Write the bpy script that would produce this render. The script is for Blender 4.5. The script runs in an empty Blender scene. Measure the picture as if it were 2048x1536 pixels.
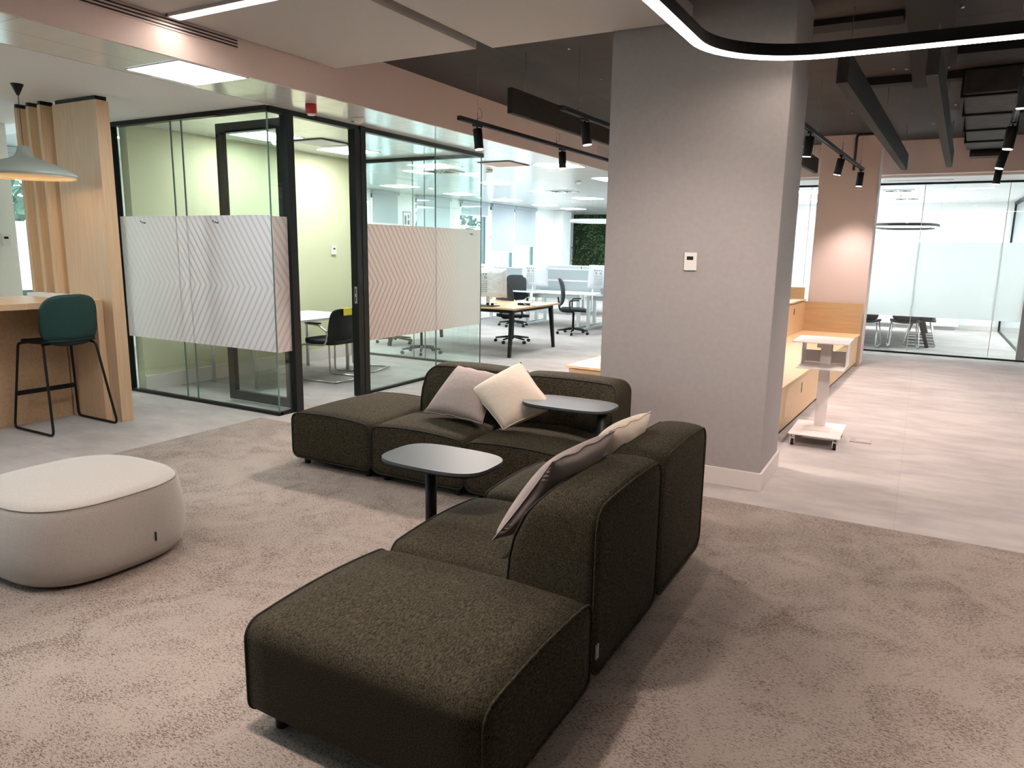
import bpy, bmesh, math, random
from mathutils import Vector, Matrix
random.seed(7)
D = bpy.data
COL = bpy.context.scene.collection
PI = math.pi
# ---------------------------------------------------------------- camera
cam = D.cameras.new('camera'); co = D.objects.new('camera', cam); COL.objects.link(co)
Sx = Vector((0.87182322, 0.4895595, 0.0159931)); Ux = Vector((-0.10382247, 0.15278423, 0.98279086)); Fx = Vector((-0.47869111, 0.85848033, -0.18402811))
co.matrix_world = Matrix(((Sx.x, Ux.x, -Fx.x, 0), (Sx.y, Ux.y, -Fx.y, 0), (Sx.z, Ux.z, -Fx.z, 1.6), (0, 0, 0, 1)))
cam.sensor_width = 36; cam.lens = 36 * 1451.83 / 2048; cam.clip_start = .05; cam.clip_end = 200
sc = bpy.context.scene; sc.camera = co
sc.view_settings.view_transform = 'Standard'; sc.view_settings.look = 'None'
sc.view_settings.gamma = 1; sc.view_settings.exposure = 1.1; sc.view_settings.use_curve_mapping = False
# ---------------------------------------------------------------- daylight
w = D.worlds.new('daylight'); sc.world = w; w.use_nodes = True
wn = w.node_tree; bg = wn.nodes['Background']
wtc = wn.nodes.new('ShaderNodeTexCoord'); wsep = wn.nodes.new('ShaderNodeSeparateXYZ'); wr = wn.nodes.new('ShaderNodeValToRGB')
wn.links.new(wtc.outputs['Generated'], wsep.inputs[0]); wn.links.new(wsep.outputs['Z'], wr.inputs[0])
wr.color_ramp.elements[0].position = .0; wr.color_ramp.elements[0].color = (.45, .76, .84, 1)
wr.color_ramp.elements[1].position = .45; wr.color_ramp.elements[1].color = (.80, .95, 1, 1)
wn.links.new(wr.outputs[0], bg.inputs[0]); bg.inputs[1].default_value = 4.5
PANEL = 17.0      # ceiling light panels
LINE = 14.0      # lit strips
SPOT = 95.0      # track spotlights (W)
WARM = (1.0, .84, .765); COOL = (.90, .985, 1.0)
# ---------------------------------------------------------------- materials
def mat(name, col, rough=.6, metal=0, spec=.5, emit=0, ecol=None, noise=None, bump=None, sheen=0):
    m = D.materials.new(name); m.use_nodes = True; nt = m.node_tree; b = nt.nodes['Principled BSDF']
    b.inputs['Base Color'].default_value = (*col, 1); b.inputs['Roughness'].default_value = rough
    b.inputs['Metallic'].default_value = metal; b.inputs['Specular IOR Level'].default_value = spec
    if sheen: b.inputs['Sheen Weight'].default_value = sheen
    if emit:
        b.inputs['Emission Color'].default_value = (*(ecol or col), 1); b.inputs['Emission Strength'].default_value = emit
    tc = nt.nodes.new('ShaderNodeTexCoord')
    if noise:   # (scale, amount, stretch)
        sc_, am, st = noise
        mp = nt.nodes.new('ShaderNodeMapping'); mp.inputs['Scale'].default_value = st
        n = nt.nodes.new('ShaderNodeTexNoise'); n.inputs['Scale'].default_value = sc_; n.inputs['Detail'].default_value = 4
        r = nt.nodes.new('ShaderNodeMapRange'); r.inputs[1].default_value = .3; r.inputs[2].default_value = .7
        r.inputs[3].default_value = 1 - am; r.inputs[4].default_value = 1 + am
        mx = nt.nodes.new('ShaderNodeMix'); mx.data_type = 'RGBA'; mx.blend_type = 'MULTIPLY'; mx.inputs[0].default_value = 1
        mx.inputs[6].default_value = (*col, 1)
        nt.links.new(tc.outputs['Object'], mp.inputs[0]); nt.links.new(mp.outputs[0], n.inputs[0]); nt.links.new(n.outputs[0], r.inputs[0])
        nt.links.new(r.outputs[0], mx.inputs[7]); nt.links.new(mx.outputs[2], b.inputs['Base Color'])
    if bump:
        n2 = nt.nodes.new('ShaderNodeTexNoise'); n2.inputs['Scale'].default_value = bump[0]; n2.inputs['Detail'].default_value = 3
        bp = nt.nodes.new('ShaderNodeBump'); bp.inputs['Strength'].default_value = bump[1]; bp.inputs['Distance'].default_value = bump[2]
        nt.links.new(tc.outputs['Object'], n2.inputs[0]); nt.links.new(n2.outputs[0], bp.inputs['Height']); nt.links.new(bp.outputs[0], b.inputs['Normal'])
    return m
def N(nt, t, **k):
    n = nt.nodes.new(t)
    for a, v in k.items(): setattr(n, a, v)
    return n
M = {}
M['pink_paint'] = mat('pink_beige_paint', (.72, .585, .545), .75, noise=(1.2, .03, (1, 1, 1)))
M['column'] = mat('greige_column_paint', (.335, .305, .295), .7, noise=(30, .035, (1, 1, 1)), bump=(220, .12, .002))
M['white'] = mat('white_paint', (.78, .78, .77), .6)
M['plaster'] = mat('white_plasterboard', (.70, .69, .68), .7)
M['raft'] = mat('acoustic_raft_white', (.47, .445, .42), .8, bump=(300, .1, .001))
M['metal_ceiling'] = mat('metal_ceiling_tile', (.74, .74, .71), .22, .15)
M['yellow'] = mat('olive_yellow_paint', (.58, .57, .37), .75)
M['base'] = mat('white_skirting', (.66, .60, .57), .5)
M['black'] = mat('black_aluminium', (.006, .007, .007), .42, spec=.3)
M['blackm'] = mat('black_matt_metal', (.006, .006, .006), .5, spec=.3)
M['baffle'] = mat('black_felt', (.02, .0175, .016), .9, noise=(60, .3, (1, 1, 1)))
M['wood'] = mat('light_oak', (.60, .40, .235), .45, noise=(3.2, .09, (1, 12, 12)))
M['woodv'] = mat('light_oak_vertical', (.62, .42, .26), .45, noise=(3.2, .08, (14, 14, 1)))
M['wood2'] = mat('honey_plywood', (.64, .44, .25), .45, noise=(2.5, .08, (1, 14, 14)))
M['steel'] = mat('brushed_chrome', (.55, .55, .53), .25, .9)
M['chrome'] = mat('silver', (.6, .6, .6), .3, .8)
M['whitem'] = mat('white_powdercoat', (.72, .66, .64), .45)
M['desk'] = mat('white_desk', (.75, .76, .78), .35)
M['screen'] = mat('grey_fabric_screen', (.36, .40, .42), .9, noise=(80, .08, (1, 1, 1)))
M['mesh'] = mat('black_mesh', (.018, .02, .024), .7)
M['seat'] = mat('black_upholstery', (.012, .013, .015), .85)
M['green_seat'] = mat('dark_green_fabric', (.004, .040, .034), .65, noise=(120, .12, (1, 1, 1)))
M['pouf'] = mat('oatmeal_fabric', (.43, .39, .35), .95, noise=(160, .10, (1, 1, 1)), bump=(350, .3, .001), sheen=.3)
M['piping_l'] = mat('oatmeal_seam', (.36, .33, .30), .9)
M['cush1'] = mat('mauve_cushion', (.31, .255, .235), .85, noise=(90, .04, (1, 1, 1)), bump=(9, .25, .03))
M['cush2'] = mat('cream_cushion', (.58, .49, .40), .85, noise=(90, .04, (1, 1, 1)), bump=(9, .25, .03))
M['piping'] = mat('dark_piping', (.012, .012, .009), .9)
M['foot'] = mat('black_foot', (.008, .008, .008), .5)
M['tabletop'] = mat('grey_linoleum', (.050, .062, .068), .45, spec=.22)
M['pendant'] = mat('sage_grey_enamel', (.30, .33, .29), .35)
M['pendant_in'] = mat('pendant_inside', (.75, .62, .45), .4)
M['red'] = mat('red_plastic', (.45, .02, .02), .3)
M['plastic'] = mat('white_plastic', (.72, .70, .66), .35)
M['dark_screen'] = mat('lcd_window', (.02, .02, .015), .15)
M['tag'] = mat('woven_label', (.5, .5, .5), .8)
M['yellow_tag'] = mat('yellow_label', (.80, .66, .04), .6)
M['bag'] = mat('white_plastic_bag', (.62, .63, .66), .4, bump=(7, .6, .05))
M['print'] = mat('grey_ink', (.12, .12, .14), .7)
M['blind'] = mat('grey_roller_blind', (.42, .46, .50), .85)
M['winframe'] = mat('grey_window_frame', (.10, .14, .15), .5)
M['duct'] = mat('dark_duct_wrap', (.035, .030, .027), .8, noise=(6, .35, (1, 1, 1)))
M['slab'] = mat('dark_slab', (.009, .0085, .008), .9)
M['wire'] = mat('steel_wire', (.25, .24, .22), .4, .6)
M['cable'] = mat('black_cable', (.01, .01, .01), .5)
M['cord'] = mat('white_cord', (.45, .42, .40), .5)
M['panel_on'] = mat('lit_panel', (1, 1, 1), .5, emit=PANEL, ecol=COOL)
M['line_on'] = mat('lit_strip', (1, 1, 1), .5, emit=LINE, ecol=(1, .86, .76))
M['spot_on'] = mat('lit_lens', (1, 1, 1), .5, emit=12, ecol=(1, .88, .8))
M['ring_on'] = mat('lit_ring', (1, 1, 1), .5, emit=5, ecol=(1, 1, 1))
M['leaf'] = mat('moss_leaf', (.03, .075, .015), .7, noise=(3, .6, (1, 1, 1)))
M['soil'] = mat('dark_moss', (.006, .012, .004), .95, noise=(8, .5, (1, 1, 1)))
M['vent'] = mat('vent_dark', (.03, .03, .03), .7)
M['vent_grey'] = mat('vent_grey', (.45, .43, .42), .5)
M['ext'] = mat('pale_exterior', (.55, .58, .58), .9, noise=(.6, .3, (1, 1, 1)))
M['tree'] = mat('tree_green', (.03, .055, .035), .9, noise=(3, .6, (1, 1, 1)))
M['gdark'] = mat('floor_box_rim', (.30, .25, .235), .6)

def sofa_fabric():
    m = mat('olive_melange_fabric', (.055, .050, .036), .95, spec=.15); nt = m.node_tree; b = nt.nodes['Principled BSDF']
    tc = nt.nodes['Texture Coordinate'] if 'Texture Coordinate' in nt.nodes else N(nt, 'ShaderNodeTexCoord')
    mp = N(nt, 'ShaderNodeMapping'); mp.inputs['Scale'].default_value = (1, 3.6, 3.6)
    n = N(nt, 'ShaderNodeTexNoise'); n.inputs['Scale'].default_value = 70; n.inputs['Detail'].default_value = 3; n.inputs['Roughness'].default_value = .7
    r = N(nt, 'ShaderNodeValToRGB'); e = r.color_ramp.elements
    e[0].position = .34; e[0].color = (.005, .005, .004, 1); e[1].position = .66; e[1].color = (.078, .064, .038, 1)
    x = e.new(.48); x.color = (.032, .027, .0175, 1)
    nt.links.new(tc.outputs['Object'], mp.inputs[0]); nt.links.new(mp.outputs[0], n.inputs[0]); nt.links.new(n.outputs[0], r.inputs[0]); nt.links.new(r.outputs[0], b.inputs['Base Color'])
    bp = N(nt, 'ShaderNodeBump'); bp.inputs['Strength'].default_value = .35; bp.inputs['Distance'].default_value = .002
    nt.links.new(n.outputs[0], bp.inputs['Height']); nt.links.new(bp.outputs[0], b.inputs['Normal'])
    return m
M['sofa'] = sofa_fabric()

def carpet(kind):
    m = mat('carpet_' + kind, (.4, .35, .33), .97); nt = m.node_tree; b = nt.nodes['Principled BSDF']; b.inputs['Specular IOR Level'].default_value = .15
    g = N(nt, 'ShaderNodeNewGeometry')
    def noise(s, det=3, st=(1, 1, 1), rough=.5, dist=0):
        mp = N(nt, 'ShaderNodeMapping'); mp.inputs['Scale'].default_value = st
        n = N(nt, 'ShaderNodeTexNoise'); n.inputs['Scale'].default_value = s; n.inputs['Detail'].default_value = det; n.inputs['Roughness'].default_value = rough; n.inputs['Distortion'].default_value = dist
        nt.links.new(g.outputs['Position'], mp.inputs[0]); nt.links.new(mp.outputs[0], n.inputs[0]); return n.outputs[0]
    def ramp(src, stops):
        r = N(nt, 'ShaderNodeValToRGB'); e = r.color_ramp.elements
        e[0].position, e[0].color = stops[0][0], (*stops[0][1], 1); e[1].position, e[1].color = stops[-1][0], (*stops[-1][1], 1)
        for p, c in stops[1:-1]: q = e.new(p); q.color = (*c, 1)
        nt.links.new(src, r.inputs[0]); return r.outputs[0]
    def mul(a, bb, f=1):
        x = N(nt, 'ShaderNodeMix'); x.data_type = 'RGBA'; x.blend_type = 'MULTIPLY'; x.inputs[0].default_value = f
        nt.links.new(a, x.inputs[6]); nt.links.new(bb, x.inputs[7]); return x.outputs[2]
    if kind == 'speckled':
        base = ramp(noise(1.1, 3), [(.3, (.290, .243, .212)), (.7, (.350, .298, .264))])
        cl = noise(3.0, 3, dist=1.5)                                   # where the dark threads cluster
        sp = noise(80, 3, (1, 2.6, 1), .65, 1.0)
        a = N(nt, 'ShaderNodeMath', operation='MULTIPLY_ADD'); nt.links.new(cl, a.inputs[0]); a.inputs[1].default_value = .30; nt.links.new(sp, a.inputs[2])
        s2 = ramp(a.outputs[0], [(.665, (1, 1, 1)), (.755, (.40, .34, .32))])
        fine = ramp(noise(330, 2), [(.3, (.78, .78, .78)), (.7, (1.15, 1.15, 1.15))])
        c = mul(mul(base, s2), fine)
    else:
        base = ramp(noise(1.1, 4, (1, 1.5, 1), .55), [(.32, (.385, .345, .33)), (.5, (.43, .39, .375)), (.68, (.48, .44, .42))])
        st = ramp(noise(3.0, 4, (1, 2.2, 1), .6), [(.35, (.90, .90, .90)), (.62, (1.03, 1.03, 1.03))])
        fine = ramp(noise(300, 2), [(.3, (.90, .90, .90)), (.7, (1.06, 1.06, 1.06))])
        br = N(nt, 'ShaderNodeTexBrick'); br.offset = 0; br.inputs['Scale'].default_value = 1; br.inputs['Brick Width'].default_value = 1.0; br.inputs['Row Height'].default_value = 1.0
        br.inputs['Mortar Size'].default_value = .002; br.inputs['Color1'].default_value = (1, 1, 1, 1); br.inputs['Color2'].default_value = (.96, .96, .96, 1); br.inputs['Mortar'].default_value = (.85, .85, .85, 1)
        nt.links.new(g.outputs['Position'], br.inputs[0])
        c = mul(mul(mul(base, st), fine), br.outputs[0])
    nt.links.new(c, b.inputs['Base Color']); return m
M['carpet_a'] = carpet('speckled'); M['carpet_b'] = carpet('smooth')

def dark_ceiling():
    m = mat('dark_painted_concrete', (.07, .055, .05), .8); nt = m.node_tree; b = nt.nodes['Principled BSDF']
    g = N(nt, 'ShaderNodeNewGeometry'); n = N(nt, 'ShaderNodeTexNoise'); n.inputs['Scale'].default_value = 1.6; n.inputs['Detail'].default_value = 6
    mp = N(nt, 'ShaderNodeMapping'); mp.inputs['Scale'].default_value = (1, .35, 1)
    nt.links.new(g.outputs['Position'], mp.inputs[0]); nt.links.new(mp.outputs[0], n.inputs[0])
    r = N(nt, 'ShaderNodeValToRGB'); e = r.color_ramp.elements; e[0].position = .3; e[0].color = (.022, .0175, .016, 1); e[1].position = .7; e[1].color = (.052, .041, .037, 1)
    nt.links.new(n.outputs[0], r.inputs[0])
    br = N(nt, 'ShaderNodeTexBrick'); br.offset = .37; br.inputs['Brick Width'].default_value = 2.4; br.inputs['Row Height'].default_value = 1.25; br.inputs['Scale'].default_value = 1
    br.inputs['Mortar Size'].default_value = .012; br.inputs['Mortar Smooth'].default_value = .6
    br.inputs['Color1'].default_value = (1, 1, 1, 1); br.inputs['Color2'].default_value = (.85, .85, .85, 1); br.inputs['Mortar'].default_value = (.35, .35, .35, 1)
    nt.links.new(g.outputs['Position'], br.inputs[0])
    x = N(nt, 'ShaderNodeMix'); x.data_type = 'RGBA'; x.blend_type = 'MULTIPLY'; x.inputs[0].default_value = 1
    nt.links.new(r.outputs[0], x.inputs[6]); nt.links.new(br.outputs[0], x.inputs[7]); nt.links.new(x.outputs[2], b.inputs['Base Color']); return m
M['dark'] = dark_ceiling()

def tile_ceiling():
    m = mat('metal_ceiling_planks', (.72, .73, .70), .20, .1); nt = m.node_tree; b = nt.nodes['Principled BSDF']
    g = N(nt, 'ShaderNodeNewGeometry')
    br = N(nt, 'ShaderNodeTexBrick'); br.offset = 0; br.inputs['Brick Width'].default_value = .6; br.inputs['Row Height'].default_value = 1.2; br.inputs['Scale'].default_value = 1
    br.inputs['Mortar Size'].default_value = .003; br.inputs['Color1'].default_value = (.72, .73, .70, 1); br.inputs['Color2'].default_value = (.70, .71, .68, 1); br.inputs['Mortar'].default_value = (.40, .40, .38, 1)
    nt.links.new(g.outputs['Position'], br.inputs[0]); nt.links.new(br.outputs[0], b.inputs['Base Color'])
    n = N(nt, 'ShaderNodeTexNoise'); n.inputs['Scale'].default_value = 2.2; mp = N(nt, 'ShaderNodeMapping'); mp.inputs['Scale'].default_value = (.3, 1.5, 1)
    nt.links.new(g.outputs['Position'], mp.inputs[0]); nt.links.new(mp.outputs[0], n.inputs[0])
    bp = N(nt, 'ShaderNodeBump'); bp.inputs['Strength'].default_value = .35; bp.inputs['Distance'].default_value = .02
    nt.links.new(n.outputs[0], bp.inputs['Height']); nt.links.new(bp.outputs[0], b.inputs['Normal']); return m
M['tile'] = tile_ceiling()

def glass(name, tint, refl=1.0):
    m = D.materials.new(name); m.use_nodes = True; nt = m.node_tree; nt.nodes.remove(nt.nodes['Principled BSDF'])
    t = N(nt, 'ShaderNodeBsdfTransparent'); t.inputs[0].default_value = (*tint, 1)
    gl = N(nt, 'ShaderNodeBsdfGlossy'); gl.inputs['Roughness'].default_value = .02; gl.inputs[0].default_value = (.9 * refl, .95 * refl, .95 * refl, 1)
    f = N(nt, 'ShaderNodeLayerWeight'); p5 = N(nt, 'ShaderNodeMath', operation='POWER'); p5.inputs[1].default_value = 4.5; nt.links.new(f.outputs['Facing'], p5.inputs[0])
    k = N(nt, 'ShaderNodeMath', operation='MULTIPLY_ADD'); k.inputs[1].default_value = .75; k.inputs[2].default_value = .045; nt.links.new(p5.outputs[0], k.inputs[0])
    x = N(nt, 'ShaderNodeMixShader'); nt.links.new(k.outputs[0], x.inputs[0]); nt.links.new(t.outputs[0], x.inputs[1]); nt.links.new(gl.outputs[0], x.inputs[2])
    nt.links.new(x.outputs[0], nt.nodes['Material Output'].inputs[0]); return m
M['glass'] = glass('office_glass', (.93, .97, .955)); M['glassw'] = glass('window_glass', (.90, .96, .97)); M['glassr'] = glass('meeting_room_glass', (.965, .985, .985), .8)
M['glass_edge'] = mat('glass_edge', (.12, .2, .18), .2)

def film(name, axis, apex_z, base, line, fade):
    """printed privacy film: chevron lines on a translucent sheet; axis = along-wall coordinate index"""
    m = D.materials.new(name); m.use_nodes = True; nt = m.node_tree; nt.nodes.remove(nt.nodes['Principled BSDF'])
    g = N(nt, 'ShaderNodeNewGeometry'); s = N(nt, 'ShaderNodeSeparateXYZ'); nt.links.new(g.outputs['Position'], s.inputs[0])
    def mth(op, a, b=None, c=None):
        n = N(nt, 'ShaderNodeMath', operation=op)
        for i, v in enumerate((a, b, c)):
            if v is None: continue
            if isinstance(v, (int, float)): n.inputs[i].default_value = v
            else: nt.links.new(v, n.inputs[i])
        return n.outputs[0]
    dz = mth('ABSOLUTE', mth('SUBTRACT', s.outputs[2], apex_z))
    u = mth('MULTIPLY_ADD', dz, .66, s.outputs[axis])                    # lines of constant u are the chevrons
    fr = mth('FRACT', mth('MULTIPLY', u, 1 / .078))
    tri = mth('ABSOLUTE', mth('SUBTRACT', fr, .5))                       # 0 at line centre
    ln = N(nt, 'ShaderNodeMapRange'); nt.links.new(tri, ln.inputs[0]); ln.inputs[1].default_value = .10; ln.inputs[2].default_value = .22; ln.inputs[3].default_value = 1; ln.inputs[4].default_value = 0
    fd = N(nt, 'ShaderNodeMapRange'); nt.links.new(s.outputs[axis], fd.inputs[0]); fd.inputs[1].default_value = fade[0]; fd.inputs[2].default_value = fade[1]; fd.inputs[3].default_value = fade[2]; fd.inputs[4].default_value = fade[3]
    k = mth('MULTIPLY', ln.outputs[0], fd.outputs[0])
    bm_ = N(nt, 'ShaderNodeMix'); bm_.data_type = 'RGBA'; nt.links.new(fd.outputs[0], bm_.inputs[0]); bm_.inputs[6].default_value = (.90, .89, .88, 1); bm_.inputs[7].default_value = (*base, 1)
    cx = N(nt, 'ShaderNodeMix'); cx.data_type = 'RGBA'; nt.links.new(k, cx.inputs[0]); nt.links.new(bm_.outputs[2], cx.inputs[6]); cx.inputs[7].default_value = (*line, 1)
    d1 = N(nt, 'ShaderNodeBsdfDiffuse'); d2 = N(nt, 'ShaderNodeBsdfTranslucent'); nt.links.new(cx.outputs[2], d1.inputs[0]); nt.links.new(cx.outputs[2], d2.inputs[0])
    a = N(nt, 'ShaderNodeMixShader'); a.inputs[0].default_value = .5; nt.links.new(d1.outputs[0], a.inputs[1]); nt.links.new(d2.outputs[0], a.inputs[2])
    nt.links.new(a.outputs[0], nt.nodes['Material Output'].inputs[0]); return m
M['film_front'] = film('chevron_film_front', 1, 1.2, (.93, .84, .82), (.76, .62, .60), (6.9, 7.9, 1, 0))
M['film_return'] = film('chevron_film_return', 1, 1.2, (.90, .82, .81), (.76, .66, .65), (20, 21, 1, 0))
M['film_left'] = film('chevron_film_left', 0, 1.2, (.93, .90, .92), (.78, .72, .74), (-7.3, -6.4, .25, 1))
def frost():
    m = D.materials.new('frosted_band'); m.use_nodes = True; nt = m.node_tree; nt.nodes.remove(nt.nodes['Principled BSDF'])
    d1 = N(nt, 'ShaderNodeBsdfDiffuse'); d1.inputs[0].default_value = (.88, .90, .89, 1); d2 = N(nt, 'ShaderNodeBsdfTranslucent'); d2.inputs[0].default_value = (.92, .94, .93, 1)
    t = N(nt, 'ShaderNodeBsdfTransparent')
    a = N(nt, 'ShaderNodeMixShader'); a.inputs[0].default_value = .6; nt.links.new(d1.outputs[0], a.inputs[1]); nt.links.new(d2.outputs[0], a.inputs[2])
    b = N(nt, 'ShaderNodeMixShader'); b.inputs[0].default_value = .12; nt.links.new(a.outputs[0], b.inputs[1]); nt.links.new(t.outputs[0], b.inputs[2])
    nt.links.new(b.outputs[0], nt.nodes['Material Output'].inputs[0]); return m
M['frost'] = frost()
# ---------------------------------------------------------------- mesh helpers
def bx(bm, x0, x1, y0, y1, z0, z1, bev=0, mi=0, rot=None):
    vs = [bm.verts.new((x, y, z)) for x in (x0, x1) for y in (y0, y1) for z in (z0, z1)]
    fs = [bm.faces.new([vs[i] for i in q]) for q in ((0, 1, 3, 2), (4, 6, 7, 5), (0, 4, 5, 1), (2, 3, 7, 6), (0, 2, 6, 4), (1, 5, 7, 3))]
    for f in fs: f.material_index = mi
    if bev:
        es = list({e for f in fs for e in f.edges})
        bmesh.ops.bevel(bm, geom=es, offset=bev, segments=2, affect='EDGES', profile=.6)
    if rot is not None: bmesh.ops.transform(bm, matrix=rot, verts=[v for v in vs if v.is_valid])
    return vs
def tube(bm, pts, r, seg=10, closed=False, cap=True):
    pts = [Vector(p) for p in pts]; n = len(pts); rings = []
    t0 = (pts[1] - pts[0]).normalized(); up = Vector((0, 0, 1)) if abs(t0.z) < .9 else Vector((1, 0, 0))
    nn = t0.cross(up).normalized()
    for i, p in enumerate(pts):
        if closed: t = (pts[(i + 1) % n] - pts[i - 1]).normalized()
        else: t = (pts[min(i + 1, n - 1)] - pts[max(i - 1, 0)]).normalized()
        nn = (nn - t * nn.dot(t)).normalized(); b = t.cross(nn)
        rr = r[i] if isinstance(r, (list, tuple)) else r
        rings.append([bm.verts.new(p + (nn * math.cos(a) + b * math.sin(a)) * rr) for a in [2 * PI * k / seg for k in range(seg)]])
    m = n if closed else n - 1
    for i in range(m):
        A, B = rings[i], rings[(i + 1) % n]
        for k in range(seg):
            f = bm.faces.new((A[k], A[(k + 1) % seg], B[(k + 1) % seg], B[k])); f.smooth = True
    if cap and not closed: bm.faces.new(rings[0][::-1]); bm.faces.new(rings[-1])
def arc(pts, r=.03, k=5):
    """round the corners of a polyline"""
    pts = [Vector(p) for p in pts]; out = [pts[0]]
    for i in range(1, len(pts) - 1):
        a, b, c = pts[i - 1], pts[i], pts[i + 1]
        u = (a - b); v = (c - b); q = min(r, u.length * .45, v.length * .45); p0 = b + u.normalized() * q; p1 = b + v.normalized() * q
        for j in range(k + 1):
            t = j / k; out.append(p0 * (1 - t) ** 2 + b * 2 * t * (1 - t) + p1 * t ** 2)
    out.append(pts[-1]); return out
def lathe(bm, prof, seg=32, c=(0, 0, 0), caps=True, lobes=0, lamp=0):
    rings = []
    for r, z in prof:
        rings.append([bm.verts.new((c[0] + r * (1 + (lamp * math.cos(lobes * 2 * PI * k / seg) if lobes else 0)) * math.cos(2 * PI * k / seg), c[1] + r * (1 + (lamp * math.cos(lobes * 2 * PI * k / seg) if lobes else 0)) * math.sin(2 * PI * k / seg), c[2] + z)) for k in range(seg)])
    for A, B in zip(rings, rings[1:]):
        for k in range(seg):
            f = bm.faces.new((A[k], A[(k + 1) % seg], B[(k + 1) % seg], B[k])); f.smooth = True
    if caps: bm.faces.new(rings[0][::-1]); bm.faces.new(rings[-1])
def prism(bm, poly, z0, z1, bev=0):
    lo = [bm.verts.new((x, y, z0)) for x, y in poly]; hi = [bm.verts.new((x, y, z1)) for x, y in poly]; n = len(poly)
    fb = bm.faces.new(lo[::-1]); ft = bm.faces.new(hi)
    for k in range(n): bm.faces.new((lo[k], lo[(k + 1) % n], hi[(k + 1) % n], hi[k]))
    if bev: bmesh.ops.bevel(bm, geom=list(ft.edges) + list(fb.edges), offset=bev, segments=2, affect='EDGES')
def superell(a, b, e, n=48, cx=0, cy=0):
    out = []
    for k in range(n):
        t = 2 * PI * k / n; c, s = math.cos(t), math.sin(t)
        out.append((cx + a * math.copysign(abs(c) ** (2 / e), c), cy + b * math.copysign(abs(s) ** (2 / e), s)))
    return out
def rrect(w, h, r, k=6, x0=None, z0=0, dome=0):
    """rounded rectangle ring in (x,z), x in [-w/2,w/2], z in [z0,z0+h]; many points on the long edges"""
    x0 = -w / 2; x1 = w / 2; z1 = z0 + h; pts = []
    def ln(a, b, n):
        for i in range(n): t = i / n; pts.append((a[0] + (b[0] - a[0]) * t, a[1] + (b[1] - a[1]) * t))
    def cr(cx, cz, a0):
        for i in range(k): a = a0 + PI / 2 * i / k; pts.append((cx + r * math.cos(a), cz + r * math.sin(a)))
    ln((x0 + r, z0), (x1 - r, z0), 8); cr(x1 - r, z0 + r, -PI / 2); ln((x1, z0 + r), (x1, z1 - r), 6); cr(x1 - r, z1 - r, 0)
    ln((x1 - r, z1), (x0 + r, z1), 8); cr(x0 + r, z1 - r, PI / 2); ln((x0, z1 - r), (x0, z0 + r), 6); cr(x0 + r, z0 + r, PI)
    return [(x, z + (dome * (1 - (2 * x / w) ** 2) if z > z0 + h * .7 else 0)) for x, z in pts]
def obj(name, bm, m, parent=None, smooth=False, loc=None):
    bmesh.ops.recalc_face_normals(bm, faces=bm.faces)
    me = D.meshes.new(name); bm.to_mesh(me); bm.free()
    for q in (m if isinstance(m, (list, tuple)) else [m]): me.materials.append(M[q] if isinstance(q, str) else q)
    if smooth: me.polygons.foreach_set('use_smooth', [True] * len(me.polygons))
    o = D.objects.new(name, me); COL.objects.link(o)
    if parent: o.parent = parent
    if loc: o.location = loc
    return o
def B(): return bmesh.new()
def boxobj(name, m, parent, *boxes, bev=0):
    b = B()
    for q in boxes: bx(b, *q, bev=bev)
    return obj(name, b, m, parent)
def tubeobj(name, m, parent, pts, r, seg=10, closed=False):
    b = B(); tube(b, pts, r, seg, closed); return obj(name, b, m, parent)
def thing(name, label, cat, loc=(0, 0, 0), rz=0, group=None):
    o = D.objects.new(name, None); COL.objects.link(o); o.location = loc; o.rotation_euler = (0, 0, rz); o.empty_display_size = .1
    o['label'] = label; o['category'] = cat
    if group: o['group'] = group
    return o
def tag(o, label, cat, group=None):
    o['label'] = label; o['category'] = cat
    if group: o['group'] = group
    return o
def struct(o, label=None):
    o['kind'] = 'structure'
    if label: o['label'] = label
    return o
def sbox(name, m, *boxes, label=None, bev=0): return struct(boxobj(name, m, None, *boxes, bev=bev), label)
def dup(root, loc, rz, label=None, group=None, rot=None):
    r = root.copy(); COL.objects.link(r); r.location = loc; r.rotation_euler = rot or (0, 0, rz)
    if label: r['label'] = label
    if group: r['group'] = group
    for ch in list(root.children):
        c = ch.copy(); COL.objects.link(c); c.parent = r
        for g in ch.children: d = g.copy(); COL.objects.link(d); d.parent = c
    return r
# ================================================================ SETTING
XF = -10.6; XS = -4.45; ZC = 2.8; ZD = 3.23; YE = 23.0
b = B()
def quad(bm, x0, x1, y0, y1, z, mi): f = bm.faces.new([bm.verts.new(p) for p in ((x0, y0, z), (x1, y0, z), (x1, y1, z), (x0, y1, z))]); f.material_index = mi
quad(b, XF - .2, -5.28, -4, YE, 0, 1); quad(b, -5.28, 3.6, -4, 4.65, 0, 0); quad(b, -5.28, 3.6, 4.65, YE, 0, 1)
struct(obj('floor', b, ['carpet_a', 'carpet_b']), 'grey beige carpet with a dark speckled carpet zone under the sofas')
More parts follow.
